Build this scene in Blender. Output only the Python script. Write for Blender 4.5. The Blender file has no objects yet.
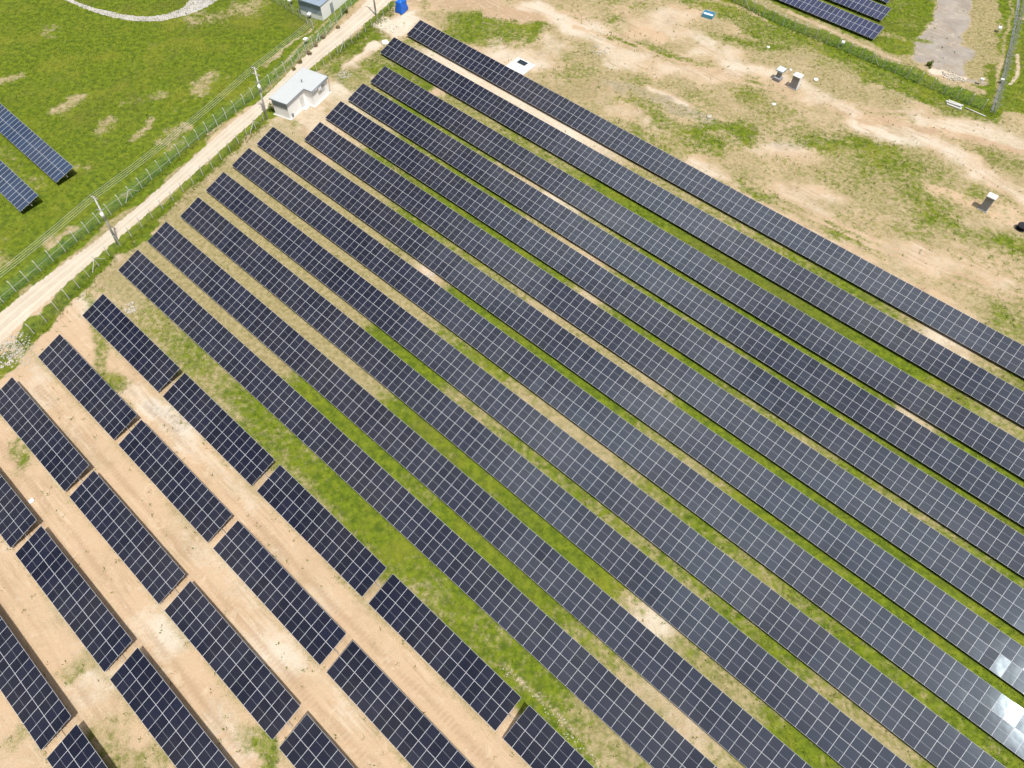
import bpy, bmesh, math, random
import numpy as np
from mathutils import Vector, Matrix
random.seed(7); rng = np.random.default_rng(7)
scene = bpy.context.scene; COL = scene.collection
R = math.radians

# ---------------------------------------------------------------- camera
F = 709.98; TILT = R(33.285); ROLL = R(0.7456); H = 76.676
_fw = np.array([0, math.sin(TILT), -math.cos(TILT)]); _r = np.array([1, 0, 0.]); _u = np.cross(_r, _fw)
_rt = math.cos(ROLL)*_r + math.sin(ROLL)*_u; _up = -math.sin(ROLL)*_r + math.cos(ROLL)*_u
CAM = np.array([0, 0, H])
cam_d = bpy.data.cameras.new('camera'); cam = bpy.data.objects.new('camera', cam_d); COL.objects.link(cam)
cam_d.sensor_width = 36; cam_d.lens = 36*F/1024; cam_d.clip_end = 8000; cam_d.clip_start = 1
M = Matrix.Identity(4)
for i in range(3):
    M[i][0] = _rt[i]; M[i][1] = _up[i]; M[i][2] = -_fw[i]; M[i][3] = CAM[i]
cam.matrix_world = M; scene.camera = cam

# ---------------------------------------------------------------- sky, sun, exposure
SUN_AZ = R(143.9)      # clockwise from +Y
SUN_EL = R(68.2)
world = bpy.data.worlds.new('World'); scene.world = world; world.use_nodes = True
wn = world.node_tree.nodes; wl = world.node_tree.links
sky = wn.new('ShaderNodeTexSky'); sky.sky_type = 'NISHITA'; sky.sun_disc = False
sky.sun_elevation = SUN_EL; sky.sun_rotation = SUN_AZ
sky.air_density = 1.0; sky.dust_density = 1.5; sky.ozone_density = 1.0
# thin broken cloud in the sky dome (seen only as reflections in the panels)
tc = wn.new('ShaderNodeTexCoord'); cn = wn.new('ShaderNodeTexNoise'); cn.inputs['Scale'].default_value = 5.0
cn.inputs['Detail'].default_value = 3; cn.inputs['Roughness'].default_value = .45; cn.inputs['Distortion'].default_value = .4
cr = wn.new('ShaderNodeMapRange'); cr.inputs['From Min'].default_value = .30; cr.inputs['From Max'].default_value = .60; cr.inputs['To Min'].default_value = .25
cr.inputs['To Max'].default_value = .95
cm = wn.new('ShaderNodeMix'); cm.data_type = 'RGBA'; cm.inputs[7].default_value = (50, 49.5, 49.5, 1)
# unseen cloud bank set near the zenith, sized and brightened to grey the panel reflections
vd = wn.new('ShaderNodeVectorMath'); vd.operation = 'DOT_PRODUCT'; vd.inputs[1].default_value = (-.02, .04, .999)
vm = wn.new('ShaderNodeMapRange'); vm.interpolation_type = 'SMOOTHSTEP'; vm.inputs['From Min'].default_value = .82; vm.inputs['From Max'].default_value = .965
vp = wn.new('ShaderNodeMath'); vp.operation = 'MULTIPLY'
bg = wn['Background']; bg.inputs['Strength'].default_value = 0.065
wl.new(tc.outputs['Generated'], cn.inputs['Vector']); wl.new(cn.outputs['Fac'], cr.inputs['Value'])
wl.new(tc.outputs['Generated'], vd.inputs[0]); wl.new(vd.outputs['Value'], vm.inputs['Value']); wl.new(vm.outputs[0], vp.inputs[0])
wl.new(cr.outputs['Result'], vp.inputs[1]); wl.new(vp.outputs[0], cm.inputs[0]); wl.new(sky.outputs[0], cm.inputs[6]); wl.new(cm.outputs[2], bg.inputs['Color'])
sl = bpy.data.lights.new('sun', 'SUN'); sun = bpy.data.objects.new('sun', sl); COL.objects.link(sun)
sl.energy = 4.75; sl.angle = R(0.6); sl.color = (1, .965, .90)
sdir = Vector((math.sin(SUN_AZ)*math.cos(SUN_EL), math.cos(SUN_AZ)*math.cos(SUN_EL), math.sin(SUN_EL)))
sun.rotation_euler = sdir.to_track_quat('Z', 'Y').to_euler(); sun.location = (40, -40, 120)
scene.view_settings.view_transform = 'Standard'; scene.view_settings.look = 'None'
scene.view_settings.exposure = -0.03; scene.view_settings.gamma = 1

# ---------------------------------------------------------------- survey helpers
AZ = R(41.3535); U = np.array([math.cos(AZ), -math.sin(AZ), 0]); V = np.array([math.sin(AZ), math.cos(AZ), 0])
TL = R(18.43); W = 3.9936; P = 1.15; ZL = .55
def at(px, py, z=0.0):                     # a point surveyed from the photograph, on the plane of height z
    d = _fw + _rt*(px-512)/F - _up*(py-384)/F
    return CAM + d*((z-H)/d[2])
def proj(X):
    d = np.asarray(X, float)-CAM; z = d@_fw
    return 512+F*(d@_rt)/z, 384-F*(d@_up)/z
def st(s, t, z=0.0): return U*s+V*t+np.array([0, 0, z])
def to_st(X): return float(X@U), float(X@V)

# ---------------------------------------------------------------- object helpers
def tag(o, label=None, cat=None, group=None, kind=None):
    if label: o['label'] = label
    if cat: o['category'] = cat
    if group: o['group'] = group
    if kind: o['kind'] = kind
    return o
def empty(name, loc=(0, 0, 0), rz=0.0, **k):
    o = bpy.data.objects.new(name, None); COL.objects.link(o); o.empty_display_size = .3
    o.location = loc; o.rotation_euler = (0, 0, rz); return tag(o, **k)
class MB:
    def __init__(s): s.v = []; s.f = []; s.m = []; s.smooth = []
    def quad(s, pts, mi=0):
        n = len(s.v); s.v += [tuple(p) for p in pts]; s.f.append(tuple(range(n, n+len(pts)))); s.m.append(mi); s.smooth.append(False)
    def box(s, c, d, mi=0, mat=None):      # centre, full size
        n = len(s.v); x, y, z = c; a, b, h = d[0]/2, d[1]/2, d[2]/2
        pts = [(x+i*a, y+j*b, z+k*h) for k in (-1, 1) for j in (-1, 1) for i in (-1, 1)]
        if mat is not None: pts = [tuple(mat @ Vector(p)) for p in pts]
        s.v += pts
        for f in ((0, 2, 3, 1), (4, 5, 7, 6), (0, 1, 5, 4), (2, 6, 7, 3), (0, 4, 6, 2), (1, 3, 7, 5)):
            s.f.append(tuple(n+i for i in f)); s.m.append(mi); s.smooth.append(False)
    def bar(s, a, b, r0, r1=None, n=6, mi=0, smooth=True, caps=True):   # tapered tube a->b
        r1 = r0 if r1 is None else r1
        a = Vector(a); b = Vector(b); d = (b-a).normalized()
        q = d.orthogonal().normalized(); w = d.cross(q); k = len(s.v)
        for c, r in ((a, r0), (b, r1)):
            for i in range(n):
                t = 2*math.pi*(i+.5)/n; s.v.append(tuple(c+q*math.cos(t)*r+w*math.sin(t)*r))
        for i in range(n):
            j = (i+1) % n; s.f.append((k+i, k+j, k+n+j, k+n+i)); s.m.append(mi); s.smooth.append(smooth)
        if caps:
            s.f.append(tuple(k+i for i in reversed(range(n)))); s.m.append(mi); s.smooth.append(False)
            s.f.append(tuple(k+n+i for i in range(n))); s.m.append(mi); s.smooth.append(False)
    def build(s, name, mats, parent=None):
        me = bpy.data.meshes.new(name); me.from_pydata(s.v, [], s.f); me.update()
        for m in (mats if isinstance(mats, (list, tuple)) else [mats]): me.materials.append(m)
        me.polygons.foreach_set('material_index', s.m); me.polygons.foreach_set('use_smooth', s.smooth)
        o = bpy.data.objects.new(name, me); COL.objects.link(o)
        if parent: o.parent = parent
        return o
def bevel(o, w=.02):
    m = o.modifiers.new('b', 'BEVEL'); m.width = w; m.segments = 2; m.limit_method = 'ANGLE'; return o

# ---------------------------------------------------------------- materials
def newmat(name):
    m = bpy.data.materials.new(name); m.use_nodes = True; nt = m.node_tree
    return m, nt, nt.nodes, nt.links, nt.nodes['Principled BSDF']
def mathn(nt, op, a, b=None, c=None, clamp=False):
    n = nt.nodes.new('ShaderNodeMath'); n.operation = op; n.use_clamp = clamp
    for i, x in enumerate((a, b, c)):
        if x is None: continue
        if isinstance(x, (int, float)): n.inputs[i].default_value = x
        else: nt.links.new(x, n.inputs[i])
    return n.outputs[0]
def mixn(nt, f, a, b, mode='MIX'):
    n = nt.nodes.new('ShaderNodeMix'); n.data_type = 'RGBA'; n.blend_type = mode
    for i, x in ((0, f), (6, a), (7, b)):
        if isinstance(x, (int, float)): n.inputs[i].default_value = x
        elif isinstance(x, tuple): n.inputs[i].default_value = (*x, 1)
        else: nt.links.new(x, n.inputs[i])
    return n.outputs[2]
def noisen(nt, vec, scale, detail=3, rough=.5, dist=0.0):
    n = nt.nodes.new('ShaderNodeTexNoise'); n.inputs['Scale'].default_value = scale; n.inputs['Detail'].default_value = detail
    n.inputs['Roughness'].default_value = rough; n.inputs['Distortion'].default_value = dist
    nt.links.new(vec, n.inputs['Vector']); return n.outputs['Fac']
def rangen(nt, x, a, b, c=0.0, d=1.0, smooth=True):
    n = nt.nodes.new('ShaderNodeMapRange'); n.clamp = True
    if smooth: n.interpolation_type = 'SMOOTHSTEP'
    for i, y in ((1, a), (2, b), (3, c), (4, d)): n.inputs[i].default_value = y
    nt.links.new(x, n.inputs[0]); return n.outputs[0]
def simple(name, col, rough=.6, metal=0.0, var=.12, scale=3.0, dirt=None, dirt_amt=.35):
    m, nt, N, L, b = newmat(name)
    t = N.new('ShaderNodeTexCoord'); n1 = noisen(nt, t.outputs['Object'], scale, 5, .6)
    lo = tuple(c*(1-var) for c in col); hi = tuple(min(1, c*(1+var)) for c in col)
    c = mixn(nt, n1, lo, hi)
    if dirt:
        n2 = noisen(nt, t.outputs['Object'], scale*.6, 6, .7)
        c = mixn(nt, rangen(nt, n2, .52, .72, 0, dirt_amt), c, dirt)
    L.new(c, b.inputs['Base Color']); b.inputs['Roughness'].default_value = rough; b.inputs['Metallic'].default_value = metal
    return m
MT = {}
MT['alu'] = simple('aluminium_frame', (.58, .59, .62), .8, 0, .05)
MT['steel'] = simple('galvanised_steel', (.42, .43, .44), .5, .7, .1)
MT['concrete'] = simple('post_concrete', (.56, .55, .51), .85, 0, .12, 4, (.3, .28, .22))
MT['concrete_dark'] = simple('weathered_concrete', (.34, .33, .31), .9, 0, .15, 2, (.2, .19, .16))
MT['wire'] = simple('fence_wire', (.36, .38, .36), .55, .4, .1)
MT['greenwire'] = simple('green_coated_wire', (.16, .36, .17), .5, 0, .1)
MT['cable'] = simple('bare_cable', (.60, .60, .58), .45, .3, .05)
MT['whitewall'] = simple('white_render_wall', (.92, .915, .90), .8, 0, .02, 1.5, (.7, .66, .6), .2)
MT['roof'] = simple('pale_roof_sheet', (.47, .49, .49), .6, 0, .04, .8, (.48, .49, .50), .4)
MT['blueroof'] = simple('blue_grey_roof_sheet', (.25, .31, .38), .5, 0, .08, .8)
MT['fascia'] = simple('blue_grey_fascia', (.27, .31, .34), .6, 0, .08)
MT['greybody'] = simple('grey_cabinet_paint', (.27, .27, .28), .6, 0, .1, 3)
MT['whitepaint'] = simple('white_cabinet_paint', (.80, .80, .80), .5, 0, .05, 3, (.5, .45, .38), .2)
MT['dark'] = simple('dark_rubber', (.02, .02, .022), .5, 0, .2)
MT['glass'] = simple('dark_glass', (.03, .04, .05), .15, 0, .1)
MT['tarp'] = simple('blue_tarpaulin', (.006, .13, .62), .45, 0, .35, 1.5)
MT['slab'] = simple('white_concrete_slab', (.74, .73, .69), .85, 0, .06, 1.5, (.5, .46, .38), .3)
MT['pot'] = simple('porcelain', (.35, .25, .2), .3, 0, .1)
MT['greenpl'] = simple('green_plastic', (.04, .45, .12), .4, 0, .1)
MT['stone'] = simple('pale_rubble_stone', (.44, .40, .33), .9, 0, .2, 3)
MT['bark'] = simple('shrub_bark', (.12, .09, .06), .9)
MT['wood'] = simple('grey_wood', (.2, .17, .14), .85)

def panel_mat(name, cell, line, backcol, cw, ch, L_, rough=.17, tint=.10):
    m, nt, N, L, b = newmat(name)
    uv = N.new('ShaderNodeUVMap'); uv.uv_map = 'uv'
    sp = N.new('ShaderNodeSeparateXYZ'); L.new(uv.outputs[0], sp.inputs[0]); x, y = sp.outputs[0], sp.outputs[1]
    mg = .008
    ex = mathn(nt, 'MINIMUM', x, mathn(nt, 'SUBTRACT', cw[0], x)); ey = mathn(nt, 'MINIMUM', y, mathn(nt, 'SUBTRACT', L_, y))
    edge = mathn(nt, 'LESS_THAN', mathn(nt, 'MINIMUM', ex, ey), mg)
    nx, ny = cw[1], ch
    def lines(q, n, tot, wd):
        k = mathn(nt, 'PINGPONG', mathn(nt, 'SUBTRACT', q, mg), (tot-2*mg)/n/2)
        return k
    # cell gaps: distance to nearest cell boundary
    def gap(q, n, tot, wd):
        pc = (tot-2*mg)/n
        fr = mathn(nt, 'MODULO', mathn(nt, 'SUBTRACT', q, mg-pc*10), pc)
        d = mathn(nt, 'MINIMUM', fr, mathn(nt, 'SUBTRACT', pc, fr))
        return mathn(nt, 'LESS_THAN', d, wd)
    g = mathn(nt, 'MAXIMUM', gap(x, nx, cw[0], .0022), gap(y, ny, L_, .0018))
    mid = mathn(nt, 'LESS_THAN', mathn(nt, 'ABSOLUTE', mathn(nt, 'SUBTRACT', y, L_/2)), .011 if line > .4 else .004)
    at_ = N.new('ShaderNodeAttribute'); at_.attribute_name = 'rnd'; rn = at_.outputs['Fac']
    col = mixn(nt, rn, tuple(c*(1-tint*2) for c in cell), tuple(c*(1+tint*3) for c in cell))
    geo = N.new('ShaderNodeNewGeometry')
    dustn = noisen(nt, geo.outputs['Position'], .07, 4, .6)
    dust = rangen(nt, dustn, .35, .75, .0, .05)
    col = mixn(nt, dust, col, (.40, .36, .30))
    col = mixn(nt, g, col, tuple(c*1.0+.055 for c in cell))
    col = mixn(nt, mid, col, tuple(c*line for c in backcol))
    col = mixn(nt, edge, col, tuple(c*.9 for c in backcol))
    L.new(col, b.inputs['Base Color']); b.inputs['Roughness'].default_value = rough
    b.inputs['IOR'].default_value = 1.46; b.inputs['Specular Tint'].default_value = (.74, .89, 1, 1)
    wv = noisen(nt, geo.outputs['Position'], .55, 2, .5)      # slight bow of the glass
    bp = N.new('ShaderNodeBump'); bp.inputs['Strength'].default_value = .28; bp.inputs['Distance'].default_value = .02
    L.new(wv, bp.inputs['Height']); L.new(bp.outputs[0], b.inputs['Normal'])
    return m
MT['panel'] = panel_mat('mono_cells', (.0155, .017, .030), .62, (.46, .47, .50), (1.118, 6), 20, 1.968, rough=.078)
MT['oldpanel'] = panel_mat('poly_cells', (.030, .050, .095), .0, (.50, .52, .56), (.944, 6), 12, 1.744, .12, .06)
MT['darkpanel'] = panel_mat('dark_mono_cells', (.0100, .0115, .0235), .55, (.46, .47, .50), (1.118, 6), 20, 1.968, rough=.05)
MT['violetpanel'] = panel_mat('violet_poly_cells', (.034, .040, .085), .0, (.5, .5, .54), (.944, 6), 12, 1.744, .12, .06)
MT['back'] = simple('white_backsheet', (.55, .55, .55), .7)

# ground -----------------------------------------------------------------
def veg_color(nt, pos):
    n1 = noisen(nt, pos, .13, 4, .6); n2 = noisen(nt, pos, 1.1, 4, .65); n3 = noisen(nt, pos, 6.0, 3, .6)
    green = mixn(nt, rangen(nt, n2, .3, .7), (.060, .100, .007), (.160, .205, .011))
    green = mixn(nt, rangen(nt, n1, .48, .70, 0, .55), green, (.21, .215, .022))
    green = mixn(nt, rangen(nt, noisen(nt, pos, .045, 4, .65, .5), .50, .66, 0, .55), green, (.110, .120, .020))
    green = mixn(nt, rangen(nt, noisen(nt, pos, .42, 5, .7, .5), .58, .74, 0, .4), green, (.24, .225, .065))
    green = mixn(nt, rangen(nt, n3, .5, .78, 0, .5), green, (.045, .085, .010))
    return green
def ground_mat():
    m, nt, N, L, b = newmat('site_ground')
    geo = N.new('ShaderNodeNewGeometry'); pos = geo.outputs['Position']
    A = N.new('ShaderNodeAttribute'); A.attribute_name = 'mA'; sa = N.new('ShaderNodeSeparateColor'); L.new(A.outputs['Color'], sa.inputs[0])
    B = N.new('ShaderNodeAttribute'); B.attribute_name = 'mB'; sb = N.new('ShaderNodeSeparateColor'); L.new(B.outputs['Color'], sb.inputs[0])
    G, D, Pp = sa.outputs[0], sa.outputs[1], sa.outputs[2]; O, Rr, T = sb.outputs[0], sb.outputs[1], sb.outputs[2]
    nb = noisen(nt, pos, .35, 5, .6, .3); nm = noisen(nt, pos, 1.6, 5, .65, .2); nf = noisen(nt, pos, 7.0, 4, .65)
    ng = noisen(nt, pos, .9, 6, .7, .4)
    def mask(ch, n, k=.9, w=.22):          # threshold of channel + noise
        v = mathn(nt, 'ADD', ch, mathn(nt, 'MULTIPLY', mathn(nt, 'SUBTRACT', n, .5), k*2))
        return rangen(nt, v, .5-w, .5+w)
    soil = mixn(nt, rangen(nt, nb, .3, .7), (.37, .27, .165), (.53, .42, .285))
    soil = mixn(nt, mask(O, nb, .6, .4), soil, (.52, .375, .245))
    soil = mixn(nt, mask(Pp, nm, .55, .35), soil, (.63, .56, .46))
    soil = mixn(nt, mask(Rr, nm, .5, .3), soil, mixn(nt, rangen(nt, nb, .3, .7), (.255, .235, .215), (.35, .325, .30)))
    soil = mixn(nt, mathn(nt, 'MULTIPLY', mask(T, nm, .3, .35), .6), soil, (.36, .24, .155))
    soil = mixn(nt, rangen(nt, nm, .5, .75, 0, .4), soil, (.40, .30, .185))
    m1 = N.new('ShaderNodeMapping'); m1.inputs['Rotation'].default_value = (0, 0, AZ); L.new(pos, m1.inputs['Vector'])      # wheel and blade marks run along the aisles
    m2 = N.new('ShaderNodeMapping'); m2.inputs['Scale'].default_value = (.16, 2.2, 1); L.new(m1.outputs[0], m2.inputs['Vector'])
    stk = noisen(nt, m2.outputs[0], 1.0, 5, .7, .5); stm = rangen(nt, noisen(nt, pos, .16, 3, .5), .42, .6)
    soil = mixn(nt, mathn(nt, 'MULTIPLY', rangen(nt, stk, .50, .66, 0, .6), stm), soil, (.36, .25, .15))
    soil = mixn(nt, mathn(nt, 'MULTIPLY', rangen(nt, stk, .48, .34, 0, .5), stm), soil, (.62, .52, .39))
    soil = mixn(nt, rangen(nt, noisen(nt, pos, .5, 6, .7, 1.2), .56, .66, 0, .45), soil, (.60, .50, .37))
    soil = mixn(nt, rangen(nt, noisen(nt, pos, 3.2, 5, .75, .6), .54, .70, 0, .42), soil, (.60, .505, .375))
    soil = mixn(nt, rangen(nt, noisen(nt, pos, 14, 2, .6), .60, .72, 0, .55), soil, (.27, .20, .13))
    soil = mixn(nt, rangen(nt, nf, .2, .8, 0, .6), soil, mixn(nt, .5, soil, (.30, .22, .13), 'MIX'))
    dn = mathn(nt, 'ADD', mathn(nt, 'MULTIPLY', ng, .5), mathn(nt, 'MULTIPLY', nf, .5))
    dry = mixn(nt, rangen(nt, nm, .35, .65), (.345, .285, .148), (.19, .175, .062))
    dry = mixn(nt, rangen(nt, nf, .5, .75, 0, .5), dry, (.12, .115, .04))
    c = mixn(nt, mathn(nt, 'MULTIPLY', mask(D, dn, .75, .26), .85), soil, dry)
    gn = mathn(nt, 'ADD', mathn(nt, 'MULTIPLY', ng, .6), mathn(nt, 'MULTIPLY', nm, .4))
    c = mixn(nt, mathn(nt, 'MULTIPLY', mask(G, gn, 1.0, .30), .97), c, veg_color(nt, pos))
    L.new(c, b.inputs['Base Color']); b.inputs['Roughness'].default_value = .95
    b.inputs['Specular IOR Level'].default_value = .08
    bp = N.new('ShaderNodeBump'); bp.inputs['Strength'].default_value = .55; bp.inputs['Distance'].default_value = .12
    L.new(mathn(nt, 'ADD', nf, mathn(nt, 'MULTIPLY', nm, 1.5)), bp.inputs['Height']); L.new(bp.outputs[0], b.inputs['Normal'])
    return m
MT['ground'] = ground_mat()
def leaf_mat(name, dark, light):
    m, nt, N, L, b = newmat(name)
    geo = N.new('ShaderNodeNewGeometry'); n = noisen(nt, geo.outputs['Position'], 1.3, 4, .7)
    c = mixn(nt, rangen(nt, n, .3, .7), dark, light)
    c = mixn(nt, rangen(nt, noisen(nt, geo.outputs['Position'], .13, 4, .6), .45, .68, 0, .6), c, (.21, .20, .04))
    L.new(c, b.inputs['Base Color']); b.inputs['Roughness'].default_value = .8; b.inputs['Specular IOR Level'].default_value = .1
    return m
MT['blade'] = leaf_mat('grass_blade', (.055, .10, .008), (.17, .235, .014))
MT['leaf'] = leaf_mat('shrub_leaf', (.06, .10, .014), (.15, .20, .026))
MT['dryleaf'] = leaf_mat('dry_shrub_leaf', (.22, .17, .09), (.36, .29, .17))

# ---------------------------------------------------------------- the rows (s, t of the low corner at the road end)
ROWS = [(-100.71, 82.89), (-100.03, 75.56), (-94.68, 68.31), (-93.69, 62.28), (-92.64, 56.37), (-90.83, 50.36),
        (-95.61, 44.35), (-94.22, 38.46), (-92.41, 32.28), (-90.43, 26.33), (-89.51, 20.11), (-87.63, 14.18)]
SHORT = [(6.45, -83.85), (-1.03, -81.80), (-8.50, -79.87), (-16.0, -77.99), (-23.79, -76.1)]
WH = W*math.cos(TL)

# ---------------------------------------------------------------- ground sheet with surveyed ground cover
x0, x1, y0, y1, dx = -112, 116, -6, 162, .36
xs = np.concatenate([[-2500, -900, -400, -220, -150, -125], np.arange(x0, x1, dx), [122, 135, 160, 240, 420, 900, 2500]])
ys = np.concatenate([[-1500, -500, -200, -80, -30, -12], np.arange(y0, y1, dx), [165, 175, 200, 260, 400, 900, 3500]])
X, Y = np.meshgrid(xs, ys); nx, ny = len(xs), len(ys)
CH = {k: np.zeros_like(X) for k in 'GDPORT'}
CH['D'][:] = .32; CH['O'][:] = .3
S_ = X*U[0]+Y*U[1]; T_ = X*V[0]+Y*V[1]
def vnoise(x, y, sc, seed):                # value noise, for ragged outlines of the surveyed patches
    g = np.random.default_rng(seed).uniform(-1, 1, (512, 512)); x = x/sc+200.; y = y/sc+200.
    i = np.floor(x).astype(int); j = np.floor(y).astype(int); fx = x-i; fy = y-j; fx = fx*fx*(3-2*fx); fy = fy*fy*(3-2*fy)
    i %= 511; j %= 511
    return (g[j, i]*(1-fx)+g[j, i+1]*fx)*(1-fy)+(g[j+1, i]*(1-fx)+g[j+1, i+1]*fx)*fy
XO, YO = X, Y
_w = lambda sd: 1.1*vnoise(X, Y, 5., sd)+.6*vnoise(X, Y, 2.1, sd+1)+.35*vnoise(X, Y, .9, sd+2)
WX, WY = _w(11), _w(21)
PAT = 1+.45*vnoise(X, Y, 3.0, 31)+.35*vnoise(X, Y, 1.2, 32)      # patchiness of every stroke
def _blend(k, w, val, mode):
    c = CH[k]
    if mode == 'set': c[:] = c*(1-w)+val*w
    else: c[:] = np.maximum(c, w*val) if val > 0 else c*(1+w*val)
def wpts(pts): return [at(*p)[:2] for p in pts]
def line(pts, r, soft=None, world_pts=None, **ch):        # soft stroke along a polyline; r in metres
    k_ = min(1., r/1.6) if world_pts is None else .1; X = XO+WX*k_*1.3; Y = YO+WY*k_*1.3
    q = world_pts if world_pts is not None else wpts(pts); d = np.full(X.shape, 1e9)
    if len(q) == 1: d = np.hypot(X-q[0][0], Y-q[0][1])
    for a, b in zip(q[:-1], q[1:]):
        ax, ay = a[0], a[1]; bx, by = b[0]-ax, b[1]-ay; l2 = bx*bx+by*by+1e-9
        t = np.clip(((X-ax)*bx+(Y-ay)*by)/l2, 0, 1); d = np.minimum(d, np.hypot(X-ax-t*bx, Y-ay-t*by))
    soft = r*.8 if soft is None else soft
    w = np.clip((r+soft/2-d)/soft, 0, 1); w = w*w*(3-2*w)
    if r > .7 and world_pts is None: w = np.clip(w*(.55+.55*PAT), 0, 1)
    for k, v in ch.items(): _blend(k, w, v, 'set')
def poly(pts, soft, **ch):
    X = XO+WX*.5; Y = YO+WY*.5
    q = wpts(pts); ins = np.zeros(X.shape, bool); d = np.full(X.shape, 1e9)
    for a, b in zip(q, q[1:]+q[:1]):
        cond = ((a[1] > Y) != (b[1] > Y)) & (X < (b[0]-a[0])*(Y-a[1])/(b[1]-a[1]+1e-12)+a[0]); ins ^= cond
        bx, by = b[0]-a[0], b[1]-a[1]; l2 = bx*bx+by*by+1e-9
        t = np.clip(((X-a[0])*bx+(Y-a[1])*by)/l2, 0, 1); d = np.minimum(d, np.hypot(X-a[0]-t*bx, Y-a[1]-t*by))
    w = np.clip(np.where(ins, .5+d/soft, .5-d/soft), 0, 1); w = w*w*(3-2*w)
    for k, v in ch.items(): _blend(k, w, v, 'set')
def band(t0, t1, knots, chans='GDP', soft=.8, base=None):   # cover between two rows: knots (photo x: values) along the aisle
    s = np.linspace(-140, 80, 441); tm = (t0+t1)/2
    px = np.array([proj(st(a, tm))[0] for a in s])
    kx = [k[0] for k in knots]
    w = np.clip(np.minimum(T_-t0, t1-T_)/soft+.5, 0, 1)
    w = w*np.clip((S_+103)/3, 0, 1); kn0 = knots
    knots = [(k[0], k[1]+(.12 if k[1] > .15 else .02), *k[2:3], *(v*.72 for v in k[3:])) for k in kn0]
    for i, c in enumerate(chans):
        val = np.interp(np.interp(S_, s, px), kx, [k[1+i] for k in knots])
        CH[c][:] = CH[c]*(1-w)+val*w
# lawn on the far side of the road
poly([(-300, 560), (0, 303), (52, 258), (128, 200), (240, 106), (330, 30), (352, -30), (330, -90), (-500, -90), (-700, 500)], 1.2, G=1.1, D=.4, O=.2)
for p, r, g in [([(66, 108), (78, 98)], 1.4, .25), ([(90, 135), (106, 120)], 1.3, .3), ([(134, 138), (154, 120)], 1.1, .3), ([(196, 88), (212, 78)], 1.7, .3),
             ([(158, 99), (163, 95)], 1.0, .4), ([(-5, 84), (14, 79)], 1.3, .15), ([(168, 140), (176, 130)], 1.3, .4), ([(50, 36), (56, 30)], 2, .6),
             ([(195, 24), (240, 14)], 2.6, .5), ([(240, 8), (262, 5)], 2.0, .3), ([(60, 165), (85, 170)], 1.0, .5), ([(0, 245), (8, 262)], 1.5, .5), ([(120, 105), (150, 100)], 1.6, .62),
             ([(150, 50), (180, 40)], 2.5, .75), ([(5, 150), (40, 190)], 1.6, .62), ([(100, 60), (130, 70)], 2.2, .8), ([(170, 118), (186, 100)], .5, .5)]:
    line(p, r*1.0, r*2.6, G=g+.05, D=.6)
# strips beside the road
line([(-60, 350), (15.5, 288), (60, 251), (128, 196), (243, 102), (300, 50), (345, 8), (365, -20)], 1.6, .8, G=1, D=.5)
line([(0, 312), (55, 267), (106, 229), (172, 172), (222, 127), (262, 92), (300, 58), (340, 22)], .3, .5, G=.45, D=.8)
line([(255, 100), (300, 58), (330, 32), (350, 10)], 1.2, 1.2, G=.25, D=.6, O=.8)
line([(262, 68), (300, 38), (330, 15)], .6, .7, G=.25, R=.45, D=.6)
# between the near fence and the arrays
line([(-20, 390), (20, 346), (49, 317), (83, 283), (115, 249), (168, 204), (224, 155), (267, 117)], 1.5, .7, G=.98, D=.6)
line([(262, 122), (240, 143), (190, 186), (145, 226), (110, 262), (97, 280)], .8, .9, G=.3, D=.75)
line([(272, 128), (230, 160), (176, 203), (135, 240), (98, 281), (70, 315), (45, 345)], .85, .8, G=.0, D=.2, P=.55)
line([(98, 281), (78, 300), (55, 335)], 1.8, 1.5, G=0, D=.2, P=.55, O=.7)
line([(70, 310), (30, 360), (38, 375)], 2.0, 1.8, G=.05, D=.2, P=.6, O=.6)
line([(12, 345), (20, 352), (10, 362)], 2.0, 1.5, G=.15, D=.3, P=.85, R=.4)
line([(35, 330), (42, 345)], .8, .8, G=.6)
line([(-25, 385), (15, 347), (58, 301), (110, 250), (165, 203), (218, 155), (262, 118)], 1.15, .7, G=.95, D=.6, P=0)
line([(12, 345), (20, 352)], 1.6, 1.5, G=.2, D=.3, P=.7)
poly([(290, 62), (340, 40), (395, 12), (392, 40), (372, 60), (352, 84), (325, 75)], 1.5, G=.35, D=.75, P=.2, O=.1)
line([(345, 56), (362, 46), (385, 24)], 1.6, 1.8, G=.62, D=.7); line([(338, 66), (352, 68)], 1.4, 1.4, G=.62)
line([(330, 90), (345, 78), (362, 60), (372, 45)], 1.2, 1.2, G=0, D=.1, P=.75)
line([(300, 122), (340, 96), (360, 80)], 1.4, 1.2, G=.05, D=.2, P=.6, O=.5)
line([(245, 145), (275, 127), (305, 122), (325, 112)], 1.0, 1.0, G=.45, D=.8)
line([(268, 133), (300, 128)], .5, .5, G=0, P=.5, O=.4)
line([(385, 25), (398, 30), (412, 22), (430, 5), (438, -10)], 2.2, 2.0, G=0, D=.1, P=.85)
line([(341, 76), (346, 74)], 1.2, .8, P=.3, R=.9, G=0)
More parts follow.
